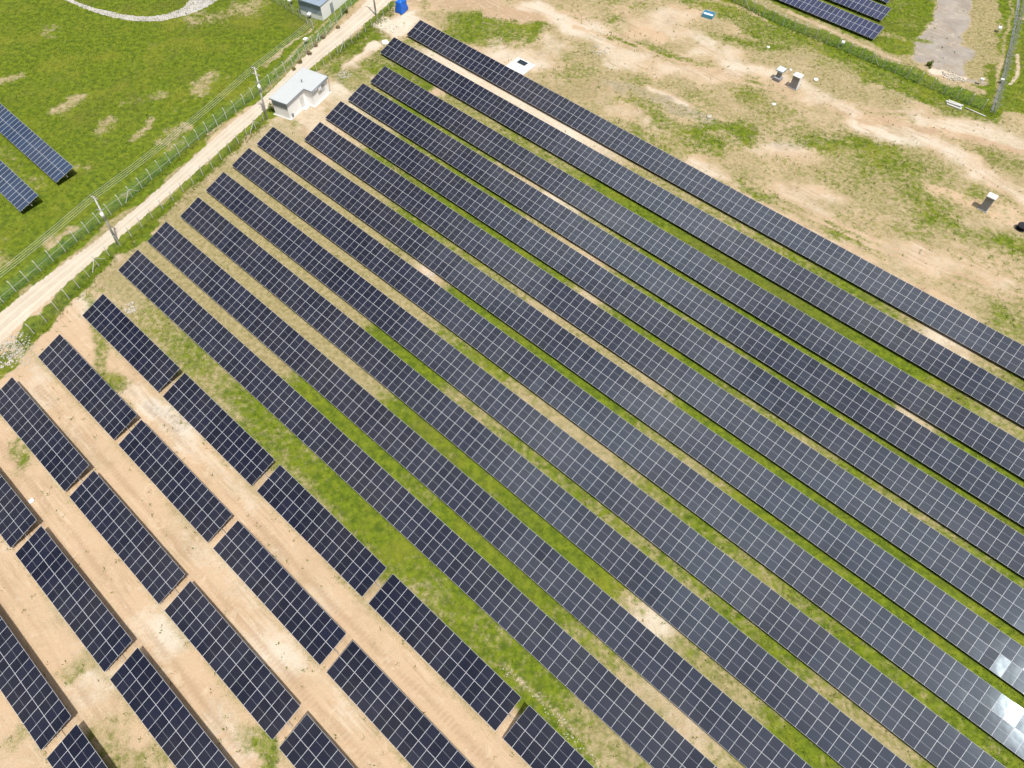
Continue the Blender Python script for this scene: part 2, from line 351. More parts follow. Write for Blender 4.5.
# open field, upper right
poly([(430, -60), (1300, -60), (1400, 520), (1030, 344), (415, 16)], 2, D=.56, G=.26, P=.06, O=.5)
poly([(555, 95), (620, 70), (730, 85), (760, 130), (740, 200), (640, 165)], 5, D=.62, G=.25, P=.1)
poly([(770, 25), (860, 62), (950, 105), (900, 115), (830, 90), (770, 66)], 4, D=.62, G=.15, O=.3)
poly([(790, 130), (870, 125), (960, 165), (960, 215), (870, 205), (800, 165)], 5, D=.72, G=.32, P=.1)
poly([(446, 14), (470, 8), (500, 13), (545, 22), (538, 42), (520, 47), (480, 46), (445, 36)], 1.6, G=.72, D=.6)
line([(573, 18), (600, 32), (640, 47)], .9, 1.0, G=.85, D=.6)
line([(640, 47), (675, 58), (712, 66), (760, 84)], 1.0, 1.5, G=.55, D=.6)
line([(610, 3), (640, 4)], 1.5, 1.5, G=.45); line([(617, 17), (625, 18)], 1.0, 1, G=.6)
line([(660, -8), (700, 3), (740, 22), (790, 38), (850, 66), (930, 100), (985, 118)], 2.2, 2.2, G=.66, D=.75)
line([(712, 40), (745, 44), (790, 47)], 2.0, 2.0, G=.62, D=.7)
for p, r, g, d in [([(560, 57)], 1.6, .5, .6), ([(558, 73), (585, 70)], 2.0, .5, .7), ([(620, 105), (640, 112)], 1.6, .45, .6), ([(645, 110), (690, 135), (720, 150)], 2.6, .55, .7), ([(655, 118)], 1.5, .62, .6),
                   ([(700, 127), (718, 125)], 1.6, .66, .6), ([(736, 125), (755, 140)], 2.2, .7, .6), ([(660, 145), (690, 152)], 2.6, .55, .6), ([(632, 131), (650, 138)], 1.6, .6, .6), ([(603, 99)], 1.2, .5, .6),
                   ([(600, 128), (625, 145)], 1.4, .45, .6), ([(750, 100), (775, 108)], 2.4, .5, .8), ([(745, 185), (752, 195)], 1.4, .5, .6), ([(810, 148), (860, 142), (890, 152)], 2.0, .62, .7),
                   ([(870, 165), (930, 172)], 2.4, .5, .8), ([(905, 185), (930, 205)], 2.6, .5, .85), ([(833, 232), (868, 245)], 1.4, .5, .7), ([(895, 230), (920, 238)], 1.8, .3, .75),
                   ([(935, 218), (965, 232)], 2.0, .58, .8), ([(975, 195), (985, 180)], 1.8, .5, .8), ([(985, 155), (1015, 170)], 1.8, .5, .8), ([(1005, 238), (1030, 250)], 2.4, .72, .7), ([(1000, 315), (1024, 335)], 2.0, .5, .8),
                   ([(820, 60), (842, 70)], 2.0, .3, .8), ([(940, 118), (960, 122)], 1.2, .35, .8), ([(645, 83)], 2.5, .35, .6)]:
    line(p, r, r*1.8, G=g, D=d, P=.1)
for p, r, v in [([(525, 5), (565, 18), (600, 28)], 2.0, .75), ([(540, 12), (575, 28), (630, 58), (655, 70)], 1.9, .8), ([(455, 52), (500, 58), (545, 48), (560, 45)], 2.4, .75), ([(500, 50), (545, 62)], 3.0, .6),
                ([(580, 92), (600, 97)], 1.5, .75), ([(615, 112), (640, 122)], 2.0, .6), ([(648, 88), (690, 106)], .9, .85), ([(640, 20), (690, 15)], 3.0, .65), ([(665, 28), (700, 40), (730, 55)], 2.6, .75),
                ([(700, 55), (760, 72), (810, 92)], 2.2, .7), ([(700, 80), (730, 75)], 2.0, .5), ([(790, 86), (830, 100), (850, 110)], 1.6, .8), ([(855, 122), (880, 132), (905, 138)], 2.0, .95),
                ([(900, 130), (955, 150), (985, 175), (1030, 200)], 2.0, .7), ([(925, 118), (975, 128), (1040, 150)], 2.2, .65), ([(700, 170), (725, 178)], 2.0, .6), ([(805, 190), (830, 200)], 2.0, .6),
                ([(880, 240), (930, 262), (1000, 285)], 2.4, .65), ([(780, 188), (830, 218)], 1.2, .5), ([(600, 50), (650, 68), (700, 75)], 1.6, .6), ([(768, 148), (800, 152)], 2.2, .5), ([(610, 62)], 1.8, .7)]:
    line(p, r*.8, r*2.2, P=v*.78, G=0.05, D=.28)
line([(575, 26), (620, 40)], .5, .8, O=.9, P=.1, D=0); line([(640, 32), (655, 36)], 2.0, 2.5, O=.9, P=0, D=.1)
line([(860, 118), (910, 126), (945, 130), (1024, 152)], 1.0, 1.0, O=1, P=.15, D=.05, T=.5)
line([(930, 190), (975, 205), (1010, 215)], 1.2, 1.5, O=1, P=.1, D=.2); line([(545, 95), (600, 90)], 2.5, 3, O=.5, D=.55, P=0, T=.6)
line([(440, 2), (480, 0), (520, 18)], 2.5, 2.5, O=.6, P=.05, D=.3, T=.7, G=.0)
line([(610, 88), (640, 95), (700, 115), (712, 118)], 1.6, 2.0, R=.55, D=.5); line([(825, 142), (778, 143)], 1.5, 1.5, R=.45, P=.4)
for o in (-.9, .9):
    for base in ([(560, 12), (600, 28), (650, 55), (700, 72), (760, 84), (815, 98), (860, 118), (900, 131), (955, 152), (990, 178), (1030, 203)], [(1030, 146), (975, 126), (925, 117), (870, 112), (815, 96)], [(430, 8), (470, 3), (520, 8), (560, 22)],
                 [(780, 200), (850, 232), (930, 268), (1020, 300)]):
        q = [at(*b_)[:2] for b_ in base]; q = [(c_[0]+o*.35, c_[1]+o*.8) for c_ in q]
        line(None, .17, .35, world_pts=q, T=.6, G=0, D=.1)
# land beyond the upper right fence
poly([(735, -60), (742, -4), (780, 20), (870, 58), (990, 112), (1018, -40), (1018, -60)], .8, G=.8, D=.6, P=0)
line([(700, -25), (760, 4), (820, 30), (880, 52), (925, 62)], 1.9, 1.2, G=.02, D=.85, P=.1, O=.1)
line([(790, 12), (860, 45), (900, 60)], .5, .5, G=.0, D=.2, P=.2, T=.4)
poly([(942, -50), (965, -50), (975, 40), (985, 85), (950, 80), (915, 60), (915, 42), (932, 20)], 1.5, G=.02, D=.15, R=.95, P=.1)
line([(984, -30), (983, 30), (975, 75)], 2.2, 2.0, G=.12, D=.85, R=.1); line([(925, 66), (950, 82), (975, 90)], 1.2, 1.2, G=.15, D=.5, R=.3, O=.6)
line([(934, 70), (952, 76), (962, 78)], .9, .8, G=0, D=0, P=.9, R=.2); line([(975, 30), (992, 60)], 1.2, 1.2, G=.3, D=.7, O=.7, R=.1)
line([(840, 20), (880, 35), (930, 42)], .8, 1.4, G=.5, D=.6)
poly([(1020, -60), (1004, 60), (994, 112), (1100, 118), (1200, -60)], .8, G=.85, D=.5, P=0)
line([(1017, 55), (1018, 75), (1010, 85)], .3, .4, G=0, P=.7); line([(1019, 18), (1040, 22)], .4, .4, G=.1, P=.4)
# lower left: bare construction ground
w = np.clip((8-T_)/2.5, 0, 1)*np.clip((S_+95)/4, 0, 1)
for k, v in (('G', 0.02), ('D', .2), ('P', .06), ('O', .85)): CH[k][:] = CH[k]*(1-w)+v*w
for t_, _s in SHORT:                               # thin weeds along the low edges of the tables
    for k, v, hw in (('D', .52, .7), ('G', .20, .5)):
        ww = np.clip((hw-np.abs(T_-t_+.2))/.8+.3, 0, 1)*.9*np.clip((S_+88)/3, 0, 1); CH[k][:] = np.maximum(CH[k], ww*v)
for p, r, v in [([(130, 390), (165, 420), (190, 440)], 1.2, .75), ([(185, 440), (225, 470), (256, 505)], .9, .6), ([(80, 695), (105, 690)], 2.4, .95), ([(150, 632), (165, 645)], 2.0, .85),
                ([(262, 640), (290, 662)], 2.4, .85), ([(225, 560), (270, 620)], 1.4, .45), ([(30, 370), (50, 395)], 2.2, .75), ([(215, 720), (245, 755)], 1.6, .6), ([(180, 520), (200, 545)], 1.6, .55), ([(95, 460), (75, 430)], 1.6, .5),
                ([(330, 680), (380, 730)], 1.3, .4), ([(440, 640), (480, 690), (530, 745)], 1.4, .35), ([(280, 560), (340, 610)], 1.4, .4), ([(60, 600), (90, 650)], 1.2, .4)]:
    line(p, r*.75, r*2.6, P=v*.72, O=.5)
line([(150, 405), (180, 430)], .9, 1.2, R=.45, P=.8, O=0)
for t_c in (3.2, -4.4, -11.8, -19.5):               # tyre tracks along the aisles
    for o in (-.95, -.55, .75, 1.1):
        q = [st(s, t_c+o+.25*math.sin(s*.09+o)+.1*math.sin(s*.31))[:2] for s in np.arange(-78, 30, 2.5)]
        line(None, .16, .3, world_pts=q, T=.62)
for p, r, g in [([(18, 452), (25, 458)], 1.2, .55), ([(108, 370), (116, 382)], 1.3, .6), ([(75, 670), (90, 660)], 1.2, .3), ([(100, 735), (140, 765)], 1.6, .42), ([(240, 730), (250, 740)], 1.2, .35),
                ([(8, 740), (20, 720)], 1.2, .3), ([(260, 738), (275, 765)], 1.0, .5), ([(85, 300), (105, 345), (100, 370)], .9, .5), ([(105, 395), (130, 410)], .8, .3), ([(170, 745), (165, 762)], 1.0, .35)]:
    line(p, r, r*1.6, G=g, D=.6)
# the wide grassy strip below the last long row
band(10.2, 15.2, [(a_, b_-.17*(b_ < .9), c_, d_+.08) for a_, b_, c_, d_ in [(100, .15, .6, .1), (125, .32, .8, .15), (150, .4, .8, .2), (180, .62, .8, .1), (215, .45, .8, .2), (235, .75, .7, .05), (270, .62, .8, .1), (300, .8, .7, .0), (360, .92, .5, 0), (420, .88, .6, 0), (470, .7, .75, 0),
                  (520, .85, .6, 0), (560, .75, .7, 0), (600, .3, .85, .3), (640, .35, .8, .3), (700, .3, .8, .4)]], soft=1.2)
band(9.2, 11.6, [(100, .2, .5, .1), (150, .25, .7, .3), (220, .35, .8, .3), (300, .4, .85, .2), (360, .55, .8, .1), (420, .45, .85, .2), (520, .7, .6, .1), (560, .6, .7, .1), (620, .25, .6, .5)], soft=1.2)
line([(505, 667), (530, 690), (560, 715), (583, 740), (600, 768)], .16, .4, P=.7, G=.2, R=.2)
AISLES = [  # knots: photo x, green, dry, pale
 [(400, .3, .7, .3), (440, .0, .1, .9), (560, .05, .2, .9), (610, .1, .4, .7), (640, .35, .8, .1), (720, .2, .9, .1), (800, .45, .8, .1), (850, .6, .7, 0), (900, .3, .9, .1), (935, .0, .3, .7), (960, .0, .3, .8), (990, .4, .8, .1), (1040, .5, .7, 0)],
 [(385, .55, .6, .1), (425, .7, .6, 0), (432, .05, .2, .3), (445, .35, .8, .2), (520, .4, .9, .1), (560, .35, .8, .3), (600, .7, .6, 0), (640, .95, .4, 0), (770, .98, .3, 0), (830, .85, .5, 0), (900, .75, .6, 0), (960, .6, .8, 0), (1000, .25, .9, .2), (1040, .3, .9, .1)],
 [(370, .3, .7, .4), (400, .65, .6, .1), (470, .5, .7, .2), (520, .2, .5, .6), (560, .1, .3, .8), (590, .3, .7, .4), (640, .65, .7, 0), (760, .7, .7, 0), (880, .75, .6, 0), (905, .1, .4, .6), (925, .15, .5, .45), (940, .7, .6, 0), (1040, .75, .6, 0)],
 [(350, .1, .4, .7), (400, .3, .7, .3), (440, .75, .6, 0), (512, .6, .7, 0), (540, .2, .8, .2), (590, .1, .4, .7), (620, .5, .8, 0), (740, .65, .7, 0), (1040, .9, .5, 0)],
 [(330, .1, .4, .6), (380, .4, .8, .1), (440, .7, .6, .1), (520, .85, .5, 0), (560, .6, .7, 0), (585, .2, .5, .6), (620, .65, .7, 0), (690, .7, .7, 0), (780, .5, .8, .1), (810, .2, .8, .4), (850, .6, .8, 0), (950, .35, .9, .2), (1040, .7, .7, 0)],
 [(300, .05, .5, .4), (370, .1, .7, .3), (410, .6, .7, 0), (450, .4, .8, .1), (512, .35, .8, .2), (540, .1, .6, .5), (600, .2, .8, .2), (650, .15, .7, .4), (690, .8, .5, 0), (760, .9, .5, 0), (860, .95, .4, 0), (900, .75, .6, 0), (1040, .85, .6, 0)],
 [(250, .1, .6, .4), (330, .05, .8, .2), (400, .2, .9, .1), (425, .0, .2, .9), (440, .2, .6, .3), (455, .85, .5, 0), (560, .95, .3, 0), (600, .8, .6, 0), (640, .35, .9, .1), (700, .4, .8, .2), (760, .85, .6, 0), (1040, .8, .7, 0)],
 [(225, .0, .7, .3), (330, .05, .8, .2), (420, .1, .9, .1), (440, .45, .8, 0), (500, .55, .7, 0), (540, .15, .8, .3), (600, .1, .6, .4), (640, .4, .9, 0), (700, .5, .8, 0), (780, .5, .9, 0), (860, .6, .8, 0), (1040, .85, .5, 0)],
 [(200, .0, .9, .1), (300, .02, .9, .2), (355, .1, .9, .1), (375, .8, .5, 0), (420, .85, .5, 0), (450, .3, .9, .1), (470, .4, .8, .1), (520, .45, .8, .2), (580, .5, .9, 0), (640, .3, .8, .3), (700, .4, .8, .2), (770, .7, .7, 0), (860, .3, .9, .2), (900, .2, .8, .4), (940, .6, .7, 0), (1040, .8, .6, 0)],
 [(170, .0, .9, .1), (220, .0, .9, .2), (300, .0, .95, .1), (370, .1, .9, .1), (392, .6, .7, 0), (430, .75, .7, 0), (480, .55, .8, 0), (530, .9, .5, 0), (600, .85, .5, 0), (625, .2, .5, .5), (660, .1, .3, .7), (690, .4, .9, .1), (740, .3, .8, .2), (800, .7, .6, 0), (860, .6, .7, 0)],
 [(140, .0, .9, .1), (200, .02, .9, .2), (280, .1, .9, .1), (300, .8, .6, 0), (380, .85, .5, 0), (420, .6, .7, 0), (480, .85, .5, 0), (530, .8, .5, 0), (570, .4, .8, .2), (610, .5, .8, .1), (640, .1, .6, .5), (700, .1, .5, .6), (740, .3, .8, .3), (800, .4, .8, .2)],
]
for i, kn in enumerate(AISLES):
    hi, lo = ROWS[i][1], ROWS[i+1][1]
    band(lo+WH-1.6, hi+1.6, kn, soft=1.4)
# verges along the fences
for pp_, r_, g_ in (([(-25, 385), (22, 343), (60, 303), (112, 251), (166, 205), (220, 156), (264, 118)], 1.35, 1.0), ([(-60, 352), (14, 290), (60, 249), (128, 197), (240, 103), (300, 50), (345, 6)], 1.9, 1.1),
                    ([(310, 72), (340, 50), (368, 28), (395, 4)], .9, .8), ([(660, -28), (700, -12), (746, 6), (782, 22), (818, 37), (850, 53), (885, 67), (930, 86), (990, 110)], 1.7, 1.15)):
    line(pp_, r_, .8, G=g_, D=.5, P=0)
line([(12, 345), (20, 352)], 1.3, 1.5, G=.3, D=.3, P=.6); line([(168, 140), (178, 131)], 1.5, 1.8, G=.45, D=.6)
line([(262, 92), (290, 66), (312, 46), (338, 22)], .6, .8, G=.3, D=.7, O=.8); line([(270, 76), (300, 47), (328, 20)], .4, .7, G=.35, D=.7)
CH['G'][:] = np.clip(CH['G']+np.where(CH['G'] > .15, .14, .03)*vnoise(XO, YO, 4.5, 41)+.07*vnoise(XO, YO, 1.7, 42), 0, 1.25)
CH['D'][:] = np.clip(CH['D']+.14*vnoise(XO, YO, 3.5, 43), 0, 1); CH['P'][:] = np.clip(CH['P']+.22*vnoise(XO, YO, 4.0, 44)*(CH['P'] > .05), 0, 1)
CH['O'][:] = np.clip(CH['O']+.25*vnoise(XO, YO, 5.0, 45), 0, 1); CH['T'][:] = np.clip(CH['T']+.12+.25*vnoise(XO, YO, 3.2, 46), 0, 1)
Z = np.zeros_like(X)
co = np.stack([X, Y, Z], -1).reshape(-1, 3).astype(np.float32)
ii = np.arange(nx-1)[None, :]+np.arange(ny-1)[:, None]*nx
quads = np.stack([ii, ii+1, ii+1+nx, ii+nx], -1).reshape(-1, 4).astype(np.int32)
def fast_mesh(name, co, faces, mats, mi=None):
    me = bpy.data.meshes.new(name); n = faces.shape[1]; nf = len(faces)
    me.vertices.add(len(co)); me.vertices.foreach_set('co', co.astype(np.float32).ravel())
    me.loops.add(nf*n); me.loops.foreach_set('vertex_index', faces.astype(np.int32).ravel())
    me.polygons.add(nf); me.polygons.foreach_set('loop_start', np.arange(0, nf*n, n, dtype=np.int32))
    for m in mats: me.materials.append(m)
    if mi is not None: me.polygons.foreach_set('material_index', mi.astype(np.int32))
    me.update(calc_edges=True); me.validate(); return me
gm = fast_mesh('ground', co, quads, [MT['ground']])
for nm, ks in (('mA', 'GDP'), ('mB', 'ORT')):
    a = gm.attributes.new(nm, 'FLOAT_COLOR', 'POINT'); d = np.ones((nx*ny, 4), np.float32)
    for j, k in enumerate(ks): d[:, j] = CH[k].ravel()
    a.data.foreach_set('color', d.ravel())
ground = bpy.data.objects.new('ground', gm); COL.objects.link(ground); tag(ground, kind='structure')

# ---------------------------------------------------------------- roads
def road_mat(name, c1, c2, c3, track=True):
    m, nt, N, L, b = newmat(name)
    uv = N.new('ShaderNodeUVMap'); uv.uv_map = 'uv'; sp = N.new('ShaderNodeSeparateXYZ'); L.new(uv.outputs[0], sp.inputs[0])
    geo = N.new('ShaderNodeNewGeometry'); pos = geo.outputs['Position']
    n1 = noisen(nt, pos, .4, 5, .6); n2 = noisen(nt, pos, 3.0, 5, .7); n3 = noisen(nt, pos, 12, 3, .7)
    c = mixn(nt, rangen(nt, n1, .3, .7), c1, c2)
    c = mixn(nt, rangen(nt, n2, .45, .8, 0, .5), c, c3)
    c = mixn(nt, rangen(nt, n3, .3, .8, 0, .3), c, tuple(x*.6 for x in c1))
    if track:   # wheel-polished ruts across the width coordinate
        for k in (.33, .68):
            d = mathn(nt, 'ABSOLUTE', mathn(nt, 'SUBTRACT', mathn(nt, 'ADD', sp.outputs[0], mathn(nt, 'MULTIPLY', mathn(nt, 'SUBTRACT', n1, .5), .12)), k))
            c = mixn(nt, mathn(nt, 'MULTIPLY', rangen(nt, d, .0, .1, 1, 0), .55), c, tuple(min(1, x*1.06) for x in c2))
            d2 = mathn(nt, 'ABSOLUTE', mathn(nt, 'SUBTRACT', d, .11))
            c = mixn(nt, mathn(nt, 'MULTIPLY', rangen(nt, d2, .0, .03, 1, 0), .25), c, c3)
    L.new(c, b.inputs['Base Color']); b.inputs['Roughness'].default_value = .95; b.inputs['Specular IOR Level'].default_value = .2
    bp = N.new('ShaderNodeBump'); bp.inputs['Strength'].default_value = .4; bp.inputs['Distance'].default_value = .06
    L.new(n2, bp.inputs['Height']); L.new(bp.outputs[0], b.inputs['Normal'])
    return m
MT['dirtroad'] = road_mat('dirt_road_surface', (.52, .44, .34), (.59, .515, .415), (.42, .34, .25))
MT['gravel'] = road_mat('gravel_surface', (.40, .37, .34), (.50, .47, .43), (.28, .26, .24), False)
MT['drain'] = road_mat('drain_concrete', (.19, .20, .19), (.25, .26, .25), (.12, .13, .11), False)
def catmull(pts, n=12):
    q = [np.array(p, float) for p in pts]; q = [2*q[0]-q[1]]+q+[2*q[-1]-q[-2]]; out = []
    for i in range(1, len(q)-2):
        for k in range(n):
            t = k/n; a, b, c, d = q[i-1:i+3]
            out.append(.5*((2*b)+(c-a)*t+(2*a-5*b+4*c-d)*t*t+(3*b-a-3*c+d)*t**3))
    out.append(q[-2]); return out
def strip(name, L_, R_, mat, z=.012, jag=.25, n=10):      # sheet between two surveyed edges, with a ragged outline
    a = catmull(L_, n); b = catmull(R_, n); vs = []; fs = []; uvs = []
    K = 8; m_ = min(len(a), len(b)); prev = 0
    for i in range(m_):
        p, q = a[i], b[i]
        for k in range(K+1):
            t = k/K; c = p*(1-t)+q*t
            if k in (0, K): c = c+(q-p)/np.linalg.norm(q-p)*random.uniform(-jag, jag)
            zz = z*(1 if 0 < k < K else .35)
            vs.append((c[0], c[1], zz)); uvs.append((t, i*.2))
    for i in range(m_-1):
        for k in range(K):
            o = i*(K+1)+k; fs.append((o, o+1, o+K+2, o+K+1))
    me = bpy.data.meshes.new(name); me.from_pydata(vs, [], fs); me.materials.append(mat)
    ul = me.uv_layers.new(name='uv')
    for lp in me.loops: ul.data[lp.index].uv = uvs[lp.vertex_index]
    me.update()
    if me.polygons[0].normal.z < 0: me.flip_normals()
    o = bpy.data.objects.new(name, me); COL.objects.link(o); return tag(o, kind='structure')
ap = lambda l: [at(*p)[:2] for p in l]
strip('dirt_road', ap([(-90, 400), (0, 314), (55, 270), (106, 233), (172.5, 176.5), (222.5, 131), (265, 95.7), (308, 53), (332, 32), (352, 16), (375, -8), (400, -34)]),
      ap([(-60, 410), (0, 344), (55, 294), (113, 243), (167, 197), (222, 149), (262, 113), (313, 66), (338, 46), (374, 16), (392, 0), (420, -30)]), MT['dirtroad'], n=40, jag=.22)
strip('gravel_path', ap([(58, -12), (75, 1), (100, 9), (135, 16), (160, 15), (180, 9), (190, 0), (205, -14)]),
      ap([(35, -12), (65, 0), (100, 14), (135, 21), (165, 20), (195, 12), (215, 2), (235, -14)]), MT['gravel'], n=16, jag=.2)
strip('drainage_channel', ap([(990.3, 112), (1001.2, 80), (1005.8, 60), (1011.8, 35), (1016, 10), (1020, -20)]),
      ap([(993, 112), (1003, 81), (1008, 60), (1014, 36), (1019, 10), (1023, -20)]), MT['drain'], n=12, jag=.08)

# ---------------------------------------------------------------- solar tables
def module_mesh_data(w, l, th=.035, fr=.010):
    """returns verts, faces, matidx, uv per loop; frame ring + recessed glass + back; centred in x, y from 0..l"""
    v = []; f = []; m = []; uv = []
    a, b = w/2, l
    o = [(-a, 0), (a, 0), (a, b), (-a, b)]; i = [(-a+fr, fr), (a-fr, fr), (a-fr, b-fr), (-a+fr, b-fr)]
    v += [(x, y, 0) for x, y in o]+[(x, y, -th) for x, y in o]+[(x, y, 0) for x, y in i]+[(x, y, -.004) for x, y in i]
    for k in range(4):
        n = (k+1) % 4
        f.append((k, n, 8+n, 8+k)); m.append(0); uv += [(0, 0)]*4
        f.append((k+4, n+4, n, k)); m.append(0); uv += [(0, 0)]*4
        f.append((8+k, 8+n, 12+n, 12+k)); m.append(0); uv += [(0, 0)]*4
    gw, gl = w-2*fr, l-2*fr
    f.append((12, 13, 14, 15)); m.append(1); uv += [(0, 0), (gw, 0), (gw, gl), (0, gl)]
    f.append((7, 6, 5, 4)); m.append(2); uv += [(0, 0)]*4
    return np.array(v), f, m, uv
def make_mod_mesh(name, insts, w, l, mats, rnds):
    """one mesh holding the given local matrices' worth of modules"""
    v0, f0, m0, uv0 = module_mesh_data(w, l); V_ = []; F_ = []; M_ = []; UV = []; RN = []
    for k, (mtx, rn) in enumerate(zip(insts, rnds)):
        base = len(V_)*len(v0)
        V_.append(v0@mtx[:3, :3].T+mtx[:3, 3]); F_ += [tuple(base+i for i in f) for f in f0]; M_ += m0; UV += uv0; RN += [rn]*len(f0)
    me = bpy.data.meshes.new(name); me.from_pydata(np.concatenate(V_).tolist(), [], F_)
    for m in mats: me.materials.append(m)
    me.polygons.foreach_set('material_index', M_)
    ul = me.uv_layers.new(name='uv'); ul.data.foreach_set('uv', np.array(UV, np.float32).ravel())
    a = me.attributes.new('rnd', 'FLOAT', 'FACE'); a.data.foreach_set('value', np.array(RN, np.float32)); me.update(); return me
def make_kind(matname, w, l):
    mats = [MT['alu'], MT[matname], MT['back']]
    I = np.eye(4); return [make_mod_mesh('solar_module', [I], w, l, mats, [random.random()]) for _ in range(24)]
KIND = {'dark': (make_kind('darkpanel', 1.138, 1.988), 1.138, 1.988, 1.15), 'violet': (make_kind('violetpanel', .97, 1.77), .97, 1.77, 1.0), 'new': (make_kind('panel', 1.138, 1.988), 1.138, 1.988, 1.15), 'old': (make_kind('oldpanel', .97, 1.77), .97, 1.77, 1.0)}
def rotm(rx, ry, rz=0):
    return np.array(Matrix.Rotation(rz, 4, 'Z') @ Matrix.Rotation(rx, 4, 'X') @ Matrix.Rotation(ry, 4, 'Y'))
def solar_table(name, s, t, n, label, group, kind='new', zl=ZL, jit=.36, tilt_off=0.0, post_every=3, maxparts=100):
    meshes, mw, ml, pitch = KIND[kind]; tl = TL+R(tilt_off); Wd = 2*ml+.018
    root = empty(name, tuple(st(s, t)), -AZ, label=label, cat='solar array', group=group)
    items = []; rowoff = (random.gauss(0, .35), random.gauss(0, .35))
    ph = random.uniform(0, 6)
    for i in range(n):
        wob = .22*math.sin(i*.13+ph)+.16*math.sin(i*.37+ph*2)    # the long structures are not dead straight
        for j in (0, 1):
            y = j*(ml+.018); x = (i+.5)*pitch
            loc = np.array([x, y*math.cos(tl), zl+y*math.sin(tl)])
            rx = tl+R(wob*.8+random.gauss(0, jit)+rowoff[j]); ry = R(random.gauss(0, jit)+wob*.5)
            wp = st(s+x, t+loc[1], loc[2]); px, py = proj(wp)
            vis = -30 < px < 1054 and -30 < py < 798
            items.append((0 if vis else 1, float(np.linalg.norm(wp-CAM)), loc, rx, ry))
    items.sort(key=lambda a: (a[0], a[1]))
    for k, (_, _, loc, rx, ry) in enumerate(items[:maxparts]):
        o = bpy.data.objects.new('solar_module', random.choice(meshes)); COL.objects.link(o); o.parent = root
        o.location = tuple(loc); o.rotation_euler = (rx, ry, 0)
    rest = items[maxparts:]
    if rest:
        ins = []
        for (_, _, loc, rx, ry) in rest:
            m = rotm(0, 0); m = np.array(Matrix.Rotation(ry, 4, 'Y') @ Matrix.Rotation(0, 4, 'X')); m = np.array(Matrix.Rotation(ry, 4, 'Y') @ Matrix.Rotation(rx, 4, 'X')); m[:3, 3] = loc; ins.append(m)
        me = make_mod_mesh('solar_modules', ins, mw, ml, list(meshes[0].materials), [random.random() for _ in ins])
        o = bpy.data.objects.new('solar_modules', me); COL.objects.link(o); o.parent = root; o['kind'] = 'stuff'
    # supporting frame: purlins, rafters
    fb = MB(); Lx = n*pitch
    for yy in (.35, 1.45, Wd-1.45, Wd-.35):
        fb.box((0, 0, 0), (Lx+.1, .06, .09), 0, Matrix.Translation((Lx/2, yy*math.cos(tl), zl+yy*math.sin(tl)-.145)) @ Matrix.Rotation(tl, 4, 'X'))
    xsx = [pitch*(1.5+post_every*k) for k in range(int((n-1.5)/post_every)+1)]
    xsx = [x for x in xsx if x < Lx-.3]
    for x in xsx:
        fb.box((0, 0, 0), (.07, Wd*.8, .1), 0, Matrix.Translation((x, Wd/2*math.cos(tl), zl+Wd/2*math.sin(tl)-.235)) @ Matrix.Rotation(tl, 4, 'X'))
    fb.bar((Lx-.2, Wd*.52*math.cos(tl), zl+Wd*.52*math.sin(tl)-.09), (Lx+.75, Wd*.52*math.cos(tl), zl+Wd*.52*math.sin(tl)-.12), .03, n=4)
    fb.build('support_frame', MT['steel'], root)
    pb = MB()
    protos = []
    for yy in (Wd*.2, Wd*.8):
        zt = zl+yy*math.sin(tl)-.27; b = MB(); b.box((0, 0, zt/2-.05), (.09, .12, zt+.1)); protos.append((yy, b))
    for yy, b in protos:
        o = None
        for x in xsx:
            if o is None: o = b.build('post', MT['steel'], root); src = o
            else: o = src.copy(); COL.objects.link(o); o.parent = root
            o.location = (x, yy*math.cos(tl), 0)
    return root

ORD = ['first', 'second', 'third', 'fourth', 'fifth', 'sixth', 'seventh', 'eighth', 'ninth', 'tenth', 'eleventh', 'twelfth']
row_labels = ['outermost long row of dark panels, bordering the bare sandy field at the upper right',
              'long panel row just inside the outermost one, bright grass strip along its lower side',
              'third long panel row counted from the sandy field, starting below the gravel clearing',
              'fourth long panel row counted from the sandy field',
              'fifth long panel row counted from the sandy field, right of the white hut',
              'sixth long panel row from the sandy field, ending in front of the white hut',
              'seventh long panel row counted from the sandy field, ending left below the white hut',
              'eighth long panel row counted from the sandy field, sixth from the short tables',
              'eighth long panel row up from none', '', '', '']
row_labels[7] = 'fifth long panel row counted up from the short tables, ending beside the road fence'
row_labels[8] = 'fourth long panel row counted up from the short tables'
row_labels[9] = 'third long panel row counted up from the short tables'
row_labels[10] = 'second long panel row counted up from the short tables'
row_labels[11] = 'long panel row next to the short tables, wide grassy strip along its lower side'
s_end = [24, 27, 29, 32, 34, 36, 38, 38, 38, 32, 27, 20]
toff = [-.2, .5, -.6, -.2, .2, .4, .1, -.3, -.2, 0, .1, -.1]
for i, (s, t) in enumerate(ROWS):
    n = int((s_end[i]-s)/P)
    solar_table('solar_array_row', s, t, n, row_labels[i], 'long rows of solar panels', tilt_off=toff[i], zl=ZL)
place = {0: ['nearest the road fence', 'second from the road fence', 'third from the road fence', 'fourth from the road fence', 'cut off by the bottom edge of the photo']}
bandname = ['short band next to the long rows', 'second short band from the long rows', 'third short band from the long rows', 'fourth short band from the long rows', 'short band at the lower left corner']
for bi, (t, s0) in enumerate(SHORT):
    k = 0
    for i in range(-1, 6):
        s = s0+19.4*i
        c = [proj(st(s+a, t+b, 1.5)) for a in (0, 18.4) for b in (0, WH)]
        if not any(-5 < x < 1029 and -5 < y < 773 for x, y in c): continue
        if i == -1 and bi in (0, 1, 2): continue
        cut = all(y > 740 or x < 6 for x, y in c)
        ordn = ORD[k]; k += 1
        lab = f'dark solar table, {ordn} from the left in the {bandname[bi]}'
        solar_table('solar_table', s, t, 16, lab, 'short solar tables on the bare ground', tilt_off=random.uniform(-.3, .3), jit=.15, kind='dark')
